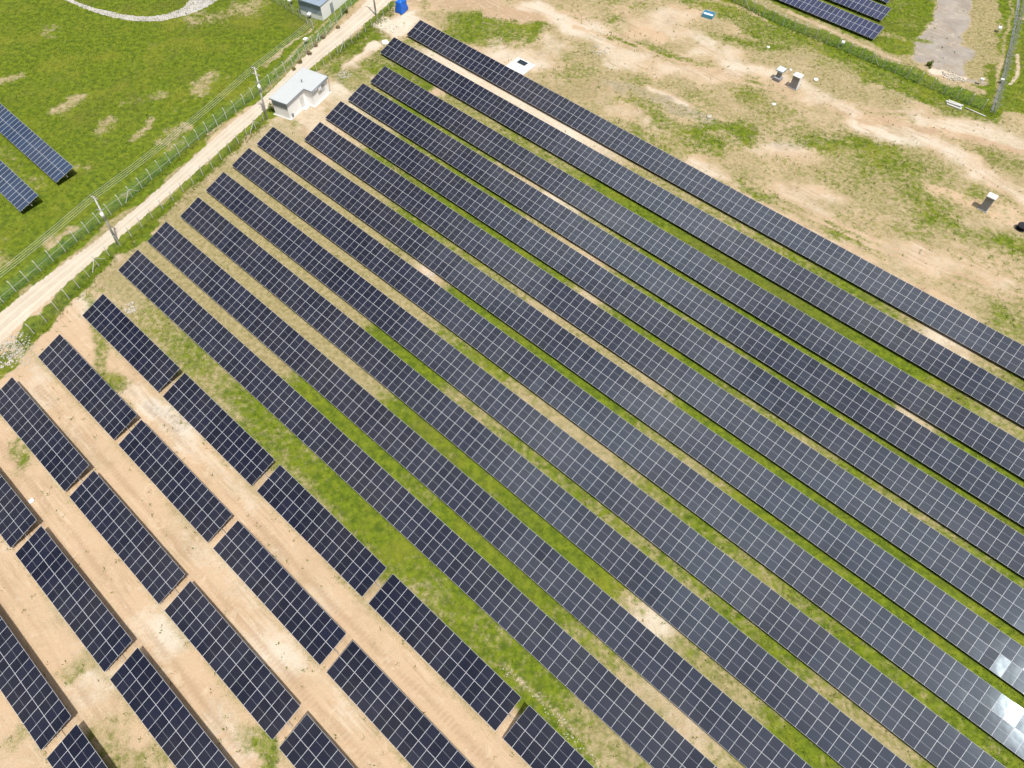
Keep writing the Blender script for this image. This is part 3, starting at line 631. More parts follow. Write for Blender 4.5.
# neighbouring plants
def fartab(s_a, s_b, t, label, group, zl=.9, kind='old'):
    n = int(round((s_b-s_a)/1.0)); solar_table('solar_table', s_b-n*1.0, t, n, label, group, kind=kind, zl=zl, jit=.12, tilt_off=-3, maxparts=60)
fartab(-150, -110.6, 17.5, 'blue solar table on the lawn at the left edge, the upper of the two', 'blue solar tables on the lawn')
fartab(-145, -108.6, 10.6, 'blue solar table on the lawn at the left edge, the lower of the two', 'blue solar tables on the lawn')
fartab(-72, -34.5, 141.6, 'blue solar table beyond the upper right fence, nearest the fence', 'blue solar tables beyond the fence', .6, 'violet')
fartab(-72, -36.4, 148.6, 'blue solar table beyond the upper right fence, middle of the three', 'blue solar tables beyond the fence', .6, 'violet')
fartab(-76, -38.4, 155.4, 'blue solar table beyond the upper right fence, farthest sliver at the top edge', 'blue solar tables beyond the fence', .6, 'violet')

# ---------------------------------------------------------------- fences
def polyline_pts(pts, sp):
    out = []; acc = 0; q = [np.array(p, float) for p in pts]
    for a, b in zip(q[:-1], q[1:]):
        L_ = np.linalg.norm(b-a); d = (b-a)/L_
        while acc <= L_: out.append((a+d*acc, d)); acc += sp
        acc -= L_
    return out
def fence(name, pts, label, spacing=2.2, h=2.0, postmat='concrete', wiremat='wire', mesh=.22, side=1, braces=(), lean=.04, radius=.006, arm=.35, pw=.06, strands=6):
    root = empty(name, (pts[0][0], pts[0][1], 0), 0, label=label, cat='fence')
    o0 = np.array([pts[0][0], pts[0][1]])
    pp = polyline_pts([p[:2] for p in pts], spacing)
    for k, (p, d) in enumerate(pp):
        nrm = np.array([-d[1], d[0]])*side; b = MB()
        x, y = p-o0; lx, ly = nrm*random.gauss(.02, lean)+d*random.gauss(0, lean*.7)
        top = (x+lx, y+ly, h-arm*.6)
        b.bar((x, y, -.1), top, pw*1.15, pw, 4, smooth=False)
        if arm: b.bar(top, (top[0]+nrm[0]*arm*.7, top[1]+nrm[1]*arm*.7, h), pw, pw*.8, 4, smooth=False)
        b.build('post', MT[postmat], root)
        if k in braces:
            for sg in (-1, 1):
                c = MB(); c.bar((x+d[0]*1.5*sg, y+d[1]*1.5*sg, 0), (x+d[0]*.08*sg, y+d[1]*.08*sg, h*.72), pw*.8, pw*.8, 4, smooth=False)
                c.build('brace', MT[postmat], root)
    w = MB(); zt = h-arm*.6
    for (a, d), (b_, _) in zip(pp[:-1], pp[1:]):
        A = a-o0; B = b_-o0
        for z in np.linspace(.08, zt-.05, strands): w.bar((A[0], A[1], z), (B[0], B[1], z), radius, n=3, caps=False)
        if arm:
            nrm = np.array([-d[1], d[0]])*side
            for q in (.5, 1):
                w.bar((A[0]+nrm[0]*arm*.7*q, A[1]+nrm[1]*arm*.7*q, zt+(h-zt)*q), (B[0]+nrm[0]*arm*.7*q, B[1]+nrm[1]*arm*.7*q, zt+(h-zt)*q), radius, n=3, caps=False)
        if mesh:
            L_ = np.linalg.norm(B-A); n = int(L_/mesh); hh = zt-.1
            for i in range(-int(hh/mesh), n+1):
                for sg in (0, 1):
                    x0_, x1_ = i*mesh, i*mesh+hh; z0, z1 = .06, .06+hh
                    if x0_ < 0: z0 += -x0_; x0_ = 0
                    if x1_ > L_: z1 -= x1_-L_; x1_ = L_
                    if x1_ <= x0_: continue
                    if sg: za, zb = z1, z0; xa, xb = L_-x1_, L_-x0_
                    else: za, zb = z0, z1; xa, xb = x0_, x1_
                    if sg: pa = (A+d*(L_-x0_)); pb = (A+d*(L_-x1_)); w.bar((pa[0], pa[1], z0), (pb[0], pb[1], z1), radius, n=3, caps=False)
                    else: pa = A+d*x0_; pb = A+d*x1_; w.bar((pa[0], pa[1], z0), (pb[0], pb[1], z1), radius, n=3, caps=False)
    w.build('wire_mesh', MT[wiremat], root)
    return root
fence('wire_fence', ap([(-40, 412), (27.2, 341), (63.8, 306), (103.4, 261), (156.9, 214.8), (206, 173.4), (267, 118.8)]),
      'concrete post and wire fence between the dirt road and the dark solar arrays', 2.2, 2.0, braces=(12, 28), mesh=0, radius=.006, side=1)
fence('wire_fence', ap([(310, 78), (338.8, 53.7), (368.6, 30.3), (392.5, 8), (420, -20)]),
      'post and wire fence along the road beyond the white hut, toward the blue tarpaulin', 2.1, 2.0, braces=(5,), mesh=0, radius=.006, side=1, pw=.05)
fence('mesh_fence', ap([(-60, 362), (15.5, 292.5), (41, 271.6), (128.8, 200.8), (183.4, 152.3), (217.8, 125.8), (272, 85), (327, 35), (350, 8), (372, -22)]),
      'green mesh fence with concrete posts between the lawn and the dirt road', 2.2, 2.1, wiremat='greenwire', braces=(16, 38), mesh=.22, radius=.0065, side=1)
fence('mesh_fence', ap([(222, -30), (262, -5), (291, 12), (306, 22), (318, 34)]),
      'short mesh fence with white posts across the lawn below the blue roofed hut', 2.4, 2.0, mesh=.4, radius=.006, side=-1)
fence('mesh_fence', ap([(690, -20), (745, 8), (780, 25), (816.6, 39.5), (871, 63), (928, 88), (992, 114.7)]),
      'green mesh fence with pale posts between the sandy field and the blue panels', 2.3, 2.1, wiremat='greenwire', mesh=.22, radius=.0065, side=1, braces=(6, 18, 30))
fence('mesh_fence', ap([(993.5, 114), (1000, 90), (1009, 58), (1018, 22), (1026, -15)]),
      'mesh fence running up beside the grey drainage channel in the upper right corner', 2.4, 2.0, mesh=.3, radius=.006, side=-1, postmat='concrete')

# ---------------------------------------------------------------- power line
def pole(base, top, label, arms=((8.3, 2.0),), boxz=None, shade='concrete', dirv=(0.478, 0.878)):
    b2, t2 = np.array(base), np.array(top); root = empty('utility_pole', tuple(b2), 0, label=label, cat='utility pole', group='concrete power poles along the road')
    d = t2-b2; b = MB(); b.bar((0, 0, -.2), tuple(d), .19, .11, 8); b.build('shaft', MT[shade], root)
    px_ = Vector((dirv[1], -dirv[0], 0)); ends = []
    for z, wd in arms:
        c = Vector(d*(z/d[2])); a = MB(); a.box((0, 0, 0), (wd, .12, .12), 0, Matrix.Translation(c) @ Matrix.Rotation(math.atan2(px_.y, px_.x), 4, 'Z'))
        a.build('crossarm', MT['concrete'], root)
        for k in (-.45, -.15, .15, .45):
            q = c+px_*(k*wd); i = MB(); i.bar(q+Vector((0, 0, .06)), q+Vector((0, 0, .16)), .05, .07, 7); i.bar(q+Vector((0, 0, .16)), q+Vector((0, 0, .26)), .07, .04, 7)
            i.build('insulator', MT['pot'], root); ends.append(Vector(b2)+q+Vector((0, 0, .26)))
    if boxz:
        c = Vector(d*(boxz/d[2])); x = MB(); x.bar(c+Vector((.1, -.3, -.35)), c+Vector((.1, -.3, .35)), .24, .24, 12); x.box(tuple(c+Vector((0, -.08, 0))), (.2, .3, .1))
        x.build('transformer', MT['whitepaint'], root)
        x = MB(); x.box(tuple(c+Vector((0, 0, .75))), (1.1, .09, .09)); x.build('bracket', MT['steel'], root)
    ends.append(Vector(b2+d*(6.2/d[2]))+Vector((.12, 0, 0)))
    return ends
P1 = at(117.9, 244); P1t = at(93.8, 196.9, 8.5); P2 = at(267, 119); P2t = at(254.5, 67.5, 8.5); P3 = at(376, 15); P3t = P3+np.array([.1, .1, 8.6])
P0 = P1-(P2-P1); P0[2] = 0; P4 = P3+(P3-P2); P4[2] = 0
e1 = pole(P1, P1t, 'leaning concrete power pole beside the road left of the solar arrays', ((8.35, 1.3),), 5.6)
e2 = pole(P2, P2t, 'concrete power pole with a cylinder, next to the end of the white hut', ((8.35, 1.3), (7.4, 1.5)), 5.5)
e3 = pole(P3, P3t, 'power pole at the top edge, beside the road near the blue tarpaulin', ((8.35, 1.3),))
e0 = [Vector(P0)+(v-Vector(P1)) for v in e1]; e4 = [Vector(P4)+(v-Vector(P3)) for v in e3]
e2w = e2[:4]+[e2[-1]]
wi = 0
for a, b, seg in ((e0, e1, 'left of the first power pole'), (e1, e2w, 'between the two lower power poles'), (e2w, e3, 'between the hut pole and the topmost power pole')):
    for k in range(5):
        A, B = a[k], b[k]; w = MB(); n = 14; sag = .5 if k < 4 else .7; prev = None
        for i in range(n+1):
            t = i/n; q = A.lerp(B, t)-Vector((0, 0, sag*4*t*(1-t)))
            if prev is not None: w.bar(tuple(prev), tuple(q), .016, n=4, caps=False)
            prev = q
        o = w.build('power_cable', MT['cable'])
        tag(o, ('thin overhead cable ' if k < 4 else 'low hanging cable below the others, ')+seg, 'cable', 'overhead cables '+seg)
# lamp pole by the far building
b = at(322, 16); r_ = empty('lamp_pole', tuple(b), 0, label='white pole standing in front of the blue roofed hut', cat='pole')
m = MB(); m.bar((0, 0, -.1), (-.15, .1, 7.6), .13, .09, 8); m.build('shaft', MT['concrete'], r_)
m = MB(); m.bar((-.15, .1, 7.5), (.6, -.6, 7.8), .04, .04, 6); m.build('arm', MT['steel'], r_)
m = MB(); m.box((.75, -.75, 7.8), (.5, .25, .1), 0); m.build('lamp_head', MT['whitepaint'], r_)

# ---------------------------------------------------------------- white hut
def prism(mb, pts, z0, z1, mi=0, ztop=None):
    n = len(pts); k = len(mb.v)
    mb.v += [(x, y, z0) for x, y in pts]+[(x, y, (ztop(x, y) if ztop else z1)) for x, y in pts]
    mb.f.append(tuple(k+i for i in reversed(range(n)))); mb.m.append(mi); mb.smooth.append(False)
    mb.f.append(tuple(k+n+i for i in range(n))); mb.m.append(mi); mb.smooth.append(False)
    for i in range(n):
        j = (i+1) % n; mb.f.append((k+i, k+j, k+n+j, k+n+i)); mb.m.append(mi); mb.smooth.append(False)
w2 = np.array([.43, .903]); w2 /= np.linalg.norm(w2); HA = math.atan2(w2[1], w2[0])   # local x along the hut, local y to its back
Fc = np.array([-38.2, 103.4])
hut = empty('white_hut', (Fc[0], Fc[1], 0), HA, label='small white hut with pale grey roof between the road and the solar rows', cat='building')
# local footprint: front-left corner at origin, x along front, -y toward the arrays (right side)
foot = [(0, 0), (4.9, 0), (4.9, -1.6), (9.7, -1.6), (9.7, 3.5), (0, 3.5)]
ins = .22
walls = [(ins, ins), (4.9+ins, ins), (4.9+ins, -1.6+ins), (9.7-ins, -1.6+ins), (9.7-ins, 3.5-ins), (ins, 3.5-ins)]
zt = lambda x, y: 2.86+.05*(y+1.6)
m = MB(); prism(m, walls, -.1, 2.8, ztop=zt); m.build('wall', MT['whitewall'], hut)
m = MB(); prism(m, foot, 2.9, 3.0, ztop=lambda x, y: 3.02+.05*(y+1.6))
for i in range(len(foot)): 
    m.v[i] = (m.v[i][0], m.v[i][1], zt(m.v[i][0], m.v[i][1])+.004)
roofo = m.build('roof', MT['roof'], hut)
m = MB()
for y in np.arange(-1.2, 3.4, .5):
    x_s = 4.95 if y < 0 else .05; m.box((0, 0, 0), (9.65-x_s, .04, .03), 0, Matrix.Translation(((9.65+x_s)/2, y, 3.02+.05*(y+1.6)+.014)) @ Matrix.Rotation(math.atan(.0), 4, 'X'))
m.build('roof_rib', MT['roof'], roofo)
m = MB(); m.box((ins-.03, 1.75, 2.35), (.05, 3.06, 1.0)); m.build('gable_panel', MT['fascia'], hut)
fo = MB()
for (a, b_) in zip(foot, foot[1:]+foot[:1]):
    a = Vector((*a, 0)); b_ = Vector((*b_, 0)); d = (b_-a); L_ = d.length; mid = (a+b_)/2
    fo.box((0, 0, 0), (L_, .03, .2), 0, Matrix.Translation((mid.x, mid.y, 2.90+.05*(mid.y+1.6))) @ Matrix.Rotation(math.atan2(d.y, d.x), 4, 'Z') @ Matrix.Translation((0, -.017, 0)))
fo.build('fascia', MT['fascia'], roofo)
wf = MB(); 
for dx_, dz_, sx, sz in ((0, .45, 1.1, .06), (0, -.45, 1.1, .06), (-.52, 0, .06, .84), (.52, 0, .06, .84), (0, 0, .04, .84)): wf.box((7.9+dx_, -1.6+ins-.03, 1.75+dz_), (sx, .07, sz))
wo = wf.build('window_frame', MT['steel'], hut); g = MB(); g.box((7.9, -1.6+ins-.01, 1.75), (1.0, .03, .84)); g.build('pane', simple('pale_glass', (.6, .62, .62), .3), wo)
d = MB(); d.box((4.0, ins-.02, 1.05), (.9, .05, 2.1)); do = d.build('door', simple('off_white_door', (.66, .66, .64), .5), hut)
d = MB(); d.box((3.65, ins-.06, 1.05), (.04, .05, .14)); d.build('handle', MT['steel'], do)
d = MB(); d.box((3.9, -.35, .04), (1.1, .7, .12)); d.build('doorstep', MT['slab'], hut)
d = MB(); d.box((.9, ins-.12, .5), (.35, .22, .5)); d.build('meter_box', MT['greybody'], hut)
d = MB(); prism(d, [(-.02, -.1), (4.7, -.1), (4.7, -1.75), (9.85, -1.75), (9.85, 3.7), (-.02, 3.7)], -.05, .05); d.build('plinth', MT['concrete'], hut)
d = MB(); d.box((7.0, -1.6+ins-.2, 2.3), (.8, .32, .5)); bevel(d.build('air_conditioner', MT['whitepaint'], hut), .03)
d = MB(); d.bar((4.9, -1.68, 2.78), (9.7, -1.68, 2.74), .06, n=6); d.bar((9.62, -1.68, 2.7), (9.62, -1.5, .1), .045, n=6); d.build('gutter', MT['steel'], roofo)
d = MB(); d.bar((6.2, 1.2, 3.0), (6.2, 1.2, 3.55), .09, n=8); d.bar((6.2, 1.2, 3.55), (6.2, 1.2, 3.62), .16, n=8); d.build('roof_vent', MT['steel'], roofo)
# far hut at the top edge
q = at(323.5, 21); hut2 = empty('blue_roofed_hut', (q[0], q[1], 0), HA, label='white hut with blue grey roof cut by the top edge beyond the fence', cat='building')
m = MB(); prism(m, [(0, 0), (9, 0), (9, 5.2), (0, 5.2)], -.1, 2.9); m.build('wall', MT['whitewall'], hut2)
m = MB(); prism(m, [(-.25, -.1), (9.25, -.1), (9.25, 5.5), (-.25, 5.5)], 2.904, 3.05, ztop=lambda x, y: 3.0+.04*(y+.2)); m.build('roof', MT['blueroof'], hut2)
m = MB(); m.box((-.03, 2.6, 2.0), (.05, 5.2, 1.75)); m.build('gable_panel', MT['blueroof'], hut2)
m = MB(); m.box((3.2, -.03, 1.0), (.9, .05, 2.0)); m.build('door', MT['fascia'], hut2)

# ---------------------------------------------------------------- tarpaulin stack
b = at(402, 11); m = MB(); me = bmesh.new(); bmesh.ops.create_cube(me, size=1)
bmesh.ops.subdivide_edges(me, edges=me.edges[:], cuts=9, use_grid_fill=True)
for v in me.verts:
    x, y, z = v.co; sx = 2.1*(1-.18*(z+.5)); sy = 1.5*(1-.22*(z+.5))
    f = .5*(1+math.sin(x*19+y*7))*(.5-z)*.34+.16*math.sin(z*11+y*9+x*5)
    v.co = (x*sx*(1+f*.35), y*sy*(1+f*.4), (z+.5)*2.1+.1*math.sin(x*7)*math.sin(y*5)*(z+.5)); 
    if z > .45: v.co.z += .22*math.cos(x*3)*math.cos(y*3)
tm = bpy.data.meshes.new('tarpaulin'); me.to_mesh(tm); me.free(); tm.materials.append(MT['tarp']); [setattr(p, 'use_smooth', True) for p in tm.polygons]
o = bpy.data.objects.new('covered_stack', tm); COL.objects.link(o); o.location = (b[0], b[1], 0); o.rotation_euler.z = R(60)
tag(o, 'tall heap wrapped in a bright blue tarpaulin by the roadside fence', 'tarpaulin')
# ---------------------------------------------------------------- cabinets in the field
def cabinet(px, py, w, d, h, label, cap=.35, rz=-AZ, shadowless=False, jut=0.0, blue=False):
    b = at(px, py); root = empty('equipment_cabinet', tuple(b), rz, label=label, cat='cabinet', group='equipment cabinets in the sandy field')
    m = MB(); m.box((0, 0, .06), (w+.3, d+.3, .12)); m.build('plinth', MT['concrete_dark'], root)
    m = MB(); m.box((0, 0, h/2+.1), (w, d, h)); bevel(m.build('body', [MT['greybody']], root), .03)
    m = MB(); m.box((w/2+.006, 0, h/2+.1), (.02, d*.96, h*.96)); m.build('side_tone', MT['whitepaint'], root)  # sunlit side white, shaded faces grey: light and shade put into the paint
    m = MB(); m.box((0, jut, h+.18), (w+.14, d+.16+abs(jut), .16))
    k = len(m.v); m.v += [(-w/2-.07, -d/2+jut, h+.26), (w/2+.07, -d/2+jut, h+.26), (w/2+.07, d/2+jut, h+.26), (-w/2-.07, d/2+jut, h+.26), (-w/4, jut, h+.4), (w/4, jut, h+.4)]
    for f in ((0, 1, 5, 4), (1, 2, 5), (2, 3, 4, 5), (3, 0, 4)): m.f.append(tuple(k+i for i in f)); m.m.append(0); m.smooth.append(False)
    m.build('lid', MT['whitepaint'], root)
    m = MB()
    for sx in (-.5, .5):
        m.box((sx*w*.48, -d/2-.012, h/2+.1), (w*.46, .02, h*.9))
    dr = m.build('door', MT['greybody'], root); m = MB(); m.box((.06, -d/2-.04, h*.55), (.04, .05, .2)); m.build('handle', MT['steel'], dr)
    m = MB()
    for k in range(5): m.box((0, -d/2-.03, h*.82+k*.05), (w*.7, .02, .02))
    m.build('vent', MT['steel'], dr)
    return root
cabinet(793.8, 87.5, 1.35, 1.1, 2.2, 'tall grey cabinet with white lid, the right one of the pair')
cabinet(983, 209, 1.2, 1.0, 2.4, 'grey cabinet with white lid standing alone toward the right edge')
# left one of the pair: block, neck and overhanging lid
b = at(777.3, 80); root = empty('equipment_cabinet', tuple(b), -AZ, label='grey stepped cabinet with overhanging pale blue lid, the left one of the pair', cat='cabinet', group='equipment cabinets in the sandy field')
m = MB(); m.box((0, 0, .3), (1.3, 1.2, .6)); bevel(m.build('base_block', MT['greybody'], root), .05)
m = MB(); m.box((0, .1, 1.15), (.8, .6, 1.15)); m.build('body', MT['greybody'], root)
m = MB(); m.box((0, 0, 0), (1.35, 1.2, .35), 0, Matrix.Translation((0, .25, 1.9)) @ Matrix.Rotation(R(8), 4, 'X')); bevel(m.build('lid', simple('pale_blue_lid', (.55, .68, .78), .5), root), .05)
m = MB(); m.box((.685, .25, 1.85), (.02, 1.0, .2)); m.build('side_tone', MT['dark'], root)
# dark drum at the right edge
b = at(1020.5, 229); m = MB(); m.bar((0, 0, 0), (0, 0, .12), .75, .75, 20); m.bar((0, 0, .12), (0, 0, .65), .42, .42, 16); m.bar((0, 0, .65), (0, 0, .77), .75, .75, 20)
o = m.build('cable_drum', MT['dark']); o.location = tuple(b); tag(o, 'black cable drum on a grass patch at the right edge of the photo', 'drum')

# white slab with dark hatch beyond the outermost row
c = at(520.5, 67); root = empty('concrete_slab', tuple(c), -AZ+R(3), label='square white concrete slab with a dark hatch, touching the outermost row', cat='slab')
m = MB(); m.box((0, 0, .12), (4.0, 3.7, .3)); bevel(m.build('base', MT['slab'], root), .04)
m = MB(); m.box((-.2, .8, .32), (1.9, 1.2, .1)); h_ = m.build('hatch', MT['glass'], root)
m = MB()
for a_ in ((-.2, 1.43, 2.06, .06), (-.2, .17, 2.06, .06), (-1.18, .8, .06, 1.2), (.78, .8, .06, 1.2)): m.box((a_[0], a_[1], .33), (a_[2], a_[3], .14))
m.build('rim', MT['slab'], h_)
# blue white crate and slab pieces
b = at(708, 16.5); root = empty('open_crate', tuple(b), -AZ+.2, label='small blue and white open crate at the edge of the grass, top right field', cat='crate')
m = MB(); m.box((0, 0, .12), (2.0, 1.4, .24)); m.build('bottom', MT['whitepaint'], root)
for a_ in ((0, .72, 2.1, .08), (0, -.72, 2.1, .08), (-1.04, 0, .08, 1.36), (1.04, 0, .08, 1.36)):
    m = MB(); m.box((a_[0], a_[1], .35), (a_[2], a_[3], .7)); m.build('side', simple('blue_plastic', (.08, .32, .5), .5), root)
b = at(953, 105.5); m = MB()
for k in range(4): m.box((0, 0, 0), (2.6, .3, .25), 0, Matrix.Translation((random.uniform(-.25, .25), k*.38-.5, .15+(k % 2)*.02)) @ Matrix.Rotation(random.uniform(-.04, .04), 4, 'Z'))
m.box((0, 0, 0), (2.2, .3, .2), 0, Matrix.Translation((.1, -.2, .45)) @ Matrix.Rotation(.05, 4, 'Z'))
o = bevel(m.build('beam_stack', MT['concrete']), .02); o.location = (b[0], b[1], 0); o.rotation_euler.z = -AZ+.1; tag(o, 'stack of pale concrete beams at the foot of the upper right fence', 'beams')
b = at(975, 112.5); m = MB(); m.bar((-1.8, 0, .1), (1.8, 0, .12), .1, .1, 6); o = m.build('concrete_post', MT['concrete']); o.location = (b[0], b[1], 0); o.rotation_euler.z = -AZ; tag(o, 'pale concrete post lying along the fence right of the beam stack', 'post')
# small white boxes on short posts
def whitebox(px, py, label, h=.9, w=1.0):
    b = at(px, py); r_ = empty('junction_box', tuple(b), HA, label=label, cat='box', group='small white boxes on posts')
    m = MB()
    for sx in (-.3, .3): m.box((sx*w, 0, h/2), (.06, .06, h))
    m.build('stand', MT['concrete'], r_)
    m = MB(); m.box((0, 0, h+.15), (w, .6, .3)); bevel(m.build('box', MT['whitepaint'], r_), .03)
whitebox(306.5, 44, 'small white box at the green fence above the white hut roof', .8, .9)
whitebox(291.5, 5, 'small white box at the top edge left of the blue roofed hut', .9, 1.2)
whitebox(310.5, 17.5, 'small white box on the grass just in front of the blue roofed hut', .6, 1.2)
whitebox(841.5, 46.5, 'small white box in the green strip behind the upper right fence', .7, .7)
whitebox(997.5, 32, 'small white box on dry grass left of the drainage channel', .7, .8)
whitebox(979, 84.5, 'small white box where gravel pad and channel grass meet', .9, .45)
whitebox(1000.5, 83, 'small white box standing on the drainage channel edge', .5, .5)
def rock(px, py, r, label, name='boulder', group=None, mat='stone'):
    b = at(px, py); me = bmesh.new(); bmesh.ops.create_icosphere(me, subdivisions=2, radius=r)
    for v in me.verts: v.co *= random.uniform(.82, 1.12); v.co.z *= .55
    mm = bpy.data.meshes.new(name); me.to_mesh(mm); me.free(); mm.materials.append(MT[mat]); o = bpy.data.objects.new(name, mm); COL.objects.link(o)
    o.location = (b[0], b[1], r*.2); tag(o, label, 'rock', group)
rock(773.5, 104.5, .38, 'lone white stone on the sand below the left cabinet', mat='slab'); rock(768, 47.5, .36, 'white stone in olive grass left of the cabinets', mat='slab')
rock(790.5, 70.2, .3, 'small white stone directly above between the two cabinets', mat='slab'); rock(815.5, 80, .45, 'flat pale stone right of the tall cabinet', mat='slab')
rock(709, 117, .5, 'pale stone at the end of the pale streak in the field', mat='stone'); rock(32, 501, .35, 'pale block on bare ground beside the left edge solar tables', mat='slab')
rock(385.5, 43, .7, 'white rubble lump at the end of the second long row', mat='slab')
# rubble near the road and in the grass strip
vs, fs = [], []
def rub(cx, cy, r, n, smin, smax):
    b = at(cx, cy)
    for _ in range(n):
        a_ = random.uniform(0, 6.28); q = r*math.sqrt(random.random()); s = random.uniform(smin, smax); x, y = b[0]+q*math.cos(a_), b[1]+q*math.sin(a_)
        k = len(vs); 
        for dz in (-.3, .7):
            for (i, j) in ((-1, -1), (1, -1), (1, 1), (-1, 1)): vs.append((x+i*s*random.uniform(.3, .7), y+j*s*random.uniform(.3, .7), dz*s*random.uniform(.5, .9)))
        for f in ((3, 2, 1, 0), (4, 5, 6, 7), (0, 1, 5, 4), (1, 2, 6, 5), (2, 3, 7, 6), (3, 0, 4, 7)): fs.append(tuple(k+i for i in f))
rub(14, 345, 2.2, 90, .05, .26); rub(22, 356, 2.0, 50, .05, .2); rub(4, 362, 1.2, 50, .08, .3); rub(131, 308, 1.0, 40, .06, .3); rub(345, 75, 1.3, 60, .05, .2); rub(430, 275, .6, 18, .08, .25)
rub(950, 76, 1.5, 60, .08, .3); rub(958, 79, 1.2, 40, .08, .3); rub(390, 30, 2, 60, .05, .2); rub(600, 50, 2, 50, .06, .3); rub(470, 55, 1.5, 40, .05, .25); rub(905, 97, 1.6, 20, .05, .2)
for k in range(26):
    t = k/25; rub(505+95*t+random.uniform(-3, 3), 667+101*t**1.1+random.uniform(-2, 2), .4, 4, .04, .12)
me = bpy.data.meshes.new('rubble'); me.from_pydata(vs, [], fs); me.materials.append(MT['stone']); o = bpy.data.objects.new('rubble', me); COL.objects.link(o)
tag(o, 'scattered pale rubble and stones lying on bare and grassy ground', 'rubble', kind='stuff')

# ---------------------------------------------------------------- grass and weeds
def sample_ch(k, x, y):
    i = np.clip(np.searchsorted(xs, x)-1, 0, nx-1); j = np.clip(np.searchsorted(ys, y)-1, 0, ny-1); return CH[k][j, i]
road_edge = None
def tufts(name, n, region, hmin, hmax, blades, mat, label, dens, spread=.12):
    x = rng.uniform(region[0], region[1], n); y = rng.uniform(region[2], region[3], n)
    keep = rng.random(n) < dens(x, y); x, y = x[keep], y[keep]; m = len(x)
    h = rng.uniform(hmin, hmax, (m, blades)); a = rng.uniform(0, 2*np.pi, (m, blades)); q = rng.uniform(0, spread, (m, blades))
    bx = x[:, None]+q*np.cos(a); by = y[:, None]+q*np.sin(a); wd = h*rng.uniform(.12, .25, h.shape)
    tx = bx+np.cos(a)*h*rng.uniform(.3, 1.0, h.shape); ty = by+np.sin(a)*h*rng.uniform(.3, 1.0, h.shape)
    p0 = np.stack([bx-np.sin(a)*wd, by+np.cos(a)*wd, np.zeros_like(h)-.01], -1); p1 = np.stack([bx+np.sin(a)*wd, by-np.cos(a)*wd, np.zeros_like(h)-.01], -1)
    p2 = np.stack([tx, ty, h], -1); co = np.stack([p0, p1, p2], 2).reshape(-1, 3); f = np.arange(len(co)).reshape(-1, 3)
    me = fast_mesh(name, co, f, [mat]); o = bpy.data.objects.new(name, me); COL.objects.link(o); tag(o, label, 'grass', kind='stuff'); return o
RL = ap([(-90, 400), (0, 314), (55, 270), (106, 233), (172.5, 176.5), (222.5, 131), (265, 95.7), (308, 53), (332, 32), (352, 16), (375, -8), (400, -34)])
RR = ap([(-60, 410), (0, 344), (55, 294), (113, 243), (167, 197), (222, 149), (262, 113), (313, 66), (338, 46), (374, 16), (392, 0), (420, -30)])
RC = [((a[0]+b[0])/2, (a[1]+b[1])/2) for a, b in zip(RL, RR)]
def off_road(x, y):
    d = np.full(x.shape, 1e9)
    for a, b in zip(RC[:-1], RC[1:]):
        bx, by = b[0]-a[0], b[1]-a[1]; t = np.clip(((x-a[0])*bx+(y-a[1])*by)/(bx*bx+by*by), 0, 1); d = np.minimum(d, np.hypot(x-a[0]-t*bx, y-a[1]-t*by))
    inhut = (np.abs((x+35.5)) < 7) & (np.abs(y-108.5) < 6)
    return (d > 2.5) & ~inhut
dens = lambda x, y: np.clip((sample_ch('G', x, y)-.35)*1.5, 0, 1)*off_road(x, y)
tufts('grass', 230000, (-100, 100, 5, 150), .06, .22, 4, MT['blade'], 'short green grass growing between the rows and on the lawn', dens)
fl = [ap(l) for l in ([(-60, 380), (25, 343), (49, 319), (83, 285), (115, 251), (168, 207), (224, 157), (265, 121)], [(-40, 332), (15, 289), (60, 253), (128, 199), (217, 124), (272, 83), (330, 32)],
                      [(700, -16), (745, 6), (816, 37), (871, 60), (928, 85), (990, 112)], [(335, 56), (392, 10)])]
def near_fence(x, y, r=1.3):
    d = np.full(x.shape, 1e9)
    for l in fl:
        for a, b in zip(l[:-1], l[1:]):
            bx, by = b[0]-a[0], b[1]-a[1]; t = np.clip(((x-a[0])*bx+(y-a[1])*by)/(bx*bx+by*by), 0, 1); d = np.minimum(d, np.hypot(x-a[0]-t*bx, y-a[1]-t*by))
    return np.clip(1.3-d/r, 0, 1)
tufts('tall_weeds', 420000, (-90, 95, 40, 150), .08, .28, 6, MT['blade'], 'taller dark green weeds growing along the fences', lambda x, y: near_fence(x, y)*off_road(x, y)*.6, .2)
tufts('dry_tussocks', 60000, (-70, 100, 5, 150), .06, .22, 6, MT['dryleaf'], 'small dry tussocks scattered over the bare ground', lambda x, y: np.clip((sample_ch('D', x, y)-.4), 0, 1)*.8*off_road(x, y), .15)
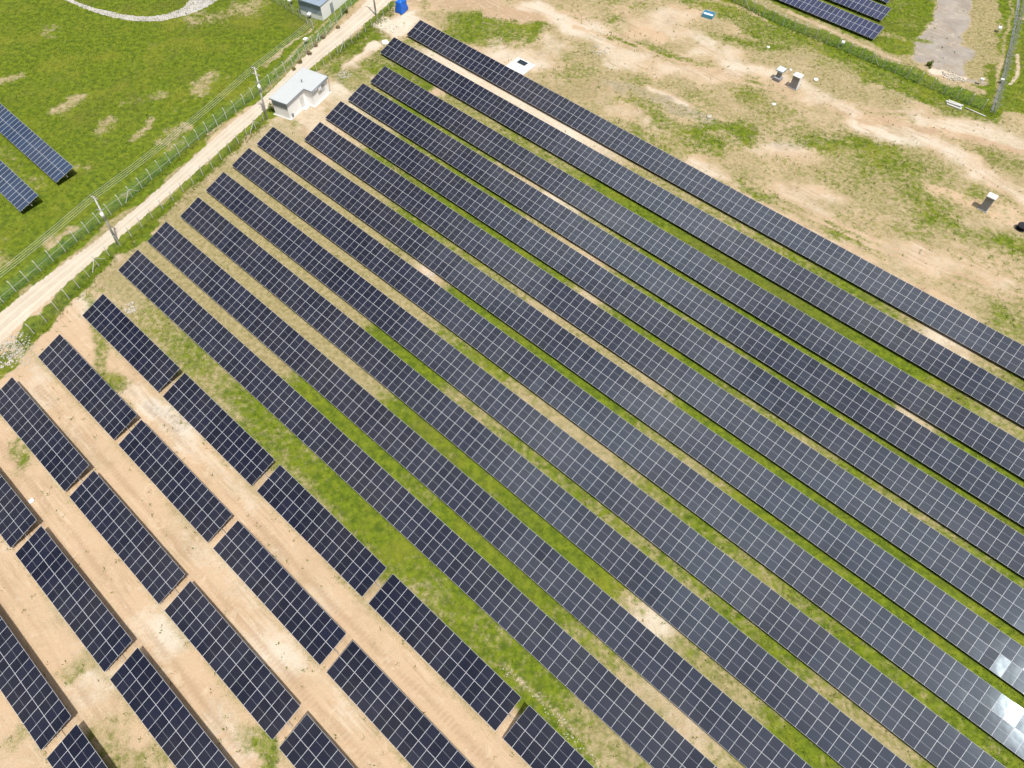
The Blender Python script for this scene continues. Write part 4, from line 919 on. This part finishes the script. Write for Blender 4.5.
tufts('field_weeds', 45000, (-75, 100, 5, 145), .08, .3, 7, MT['leaf'], 'small dark weeds dotted over the sandy ground', lambda x, y: np.clip(.06+.05*(x*V[0]+y*V[1] < 7)+(sample_ch('G', x, y)-.1)*.5, .0, .35)*off_road(x, y)*(sample_ch('G', x, y) < .7), .2)

# shrubs
def shrub(px, py, r, label, mat='leaf', group='shrubs along the road'):
    b = at(px, py); root = empty('shrub', tuple(b), random.uniform(0, 6), label=label, cat='shrub', group=group)
    m = MB()
    for k in range(6):
        a_ = random.uniform(0, 6.28); m.bar((0, 0, -.05), (math.cos(a_)*r*.6, math.sin(a_)*r*.6, r*.9), .03, .01, 5)
    m.build('stem', MT['bark'], root)
    n = 500; cs = rng.normal(0, 1, (7, 3))*np.array([.4, .4, .25])*r+np.array([0, 0, r*.6])
    c = cs[rng.integers(0, 7, n)]+rng.normal(0, .22*r, (n, 3)); c[:, 2] = np.abs(c[:, 2])
    d1 = rng.normal(0, 1, (n, 3)); d1 /= np.linalg.norm(d1, axis=1)[:, None]; d2 = np.cross(d1, rng.normal(0, 1, (n, 3))); d2 /= np.linalg.norm(d2, axis=1)[:, None]
    s = .1
    co = np.stack([c-d1*s, c+d2*s*.6, c+d1*s, c-d2*s*.6], 1).reshape(-1, 3); me = fast_mesh('foliage', co, np.arange(len(co)).reshape(-1, 4), [MT[mat]])
    o = bpy.data.objects.new('foliage', me); COL.objects.link(o); o.parent = root
shrub(272.5, 110, .85, 'dark green shrub at the left end wall of the white hut', group=None)
for k, (x, y) in enumerate([(309, 54), (316, 46), (323, 38), (338, 28), (301, 63), (293, 70)]):
    shrub(x, y, .45, f'{ORD[k]} dry brownish shrub on the left road edge above the white hut' if 0 else ['dry brown shrub on the left road edge, fourth down from the top', 'dry brown shrub on the left road edge, third down from the top', 'dry brown shrub on the left road edge, second down from the top', 'dry shrub highest up on the left edge of the road', 'dry brown shrub on the left road edge, second nearest the hut roof', 'dry brown shrub on the left road edge, nearest the hut roof'][k], 'dryleaf')
shrub(345.5, 13, .6, 'small green bush in the road fork near the blue roofed hut', group=None)
shrub(928.5, 66, .6, 'round green bush at the lower left rim of the grey gravel pad', group=None)
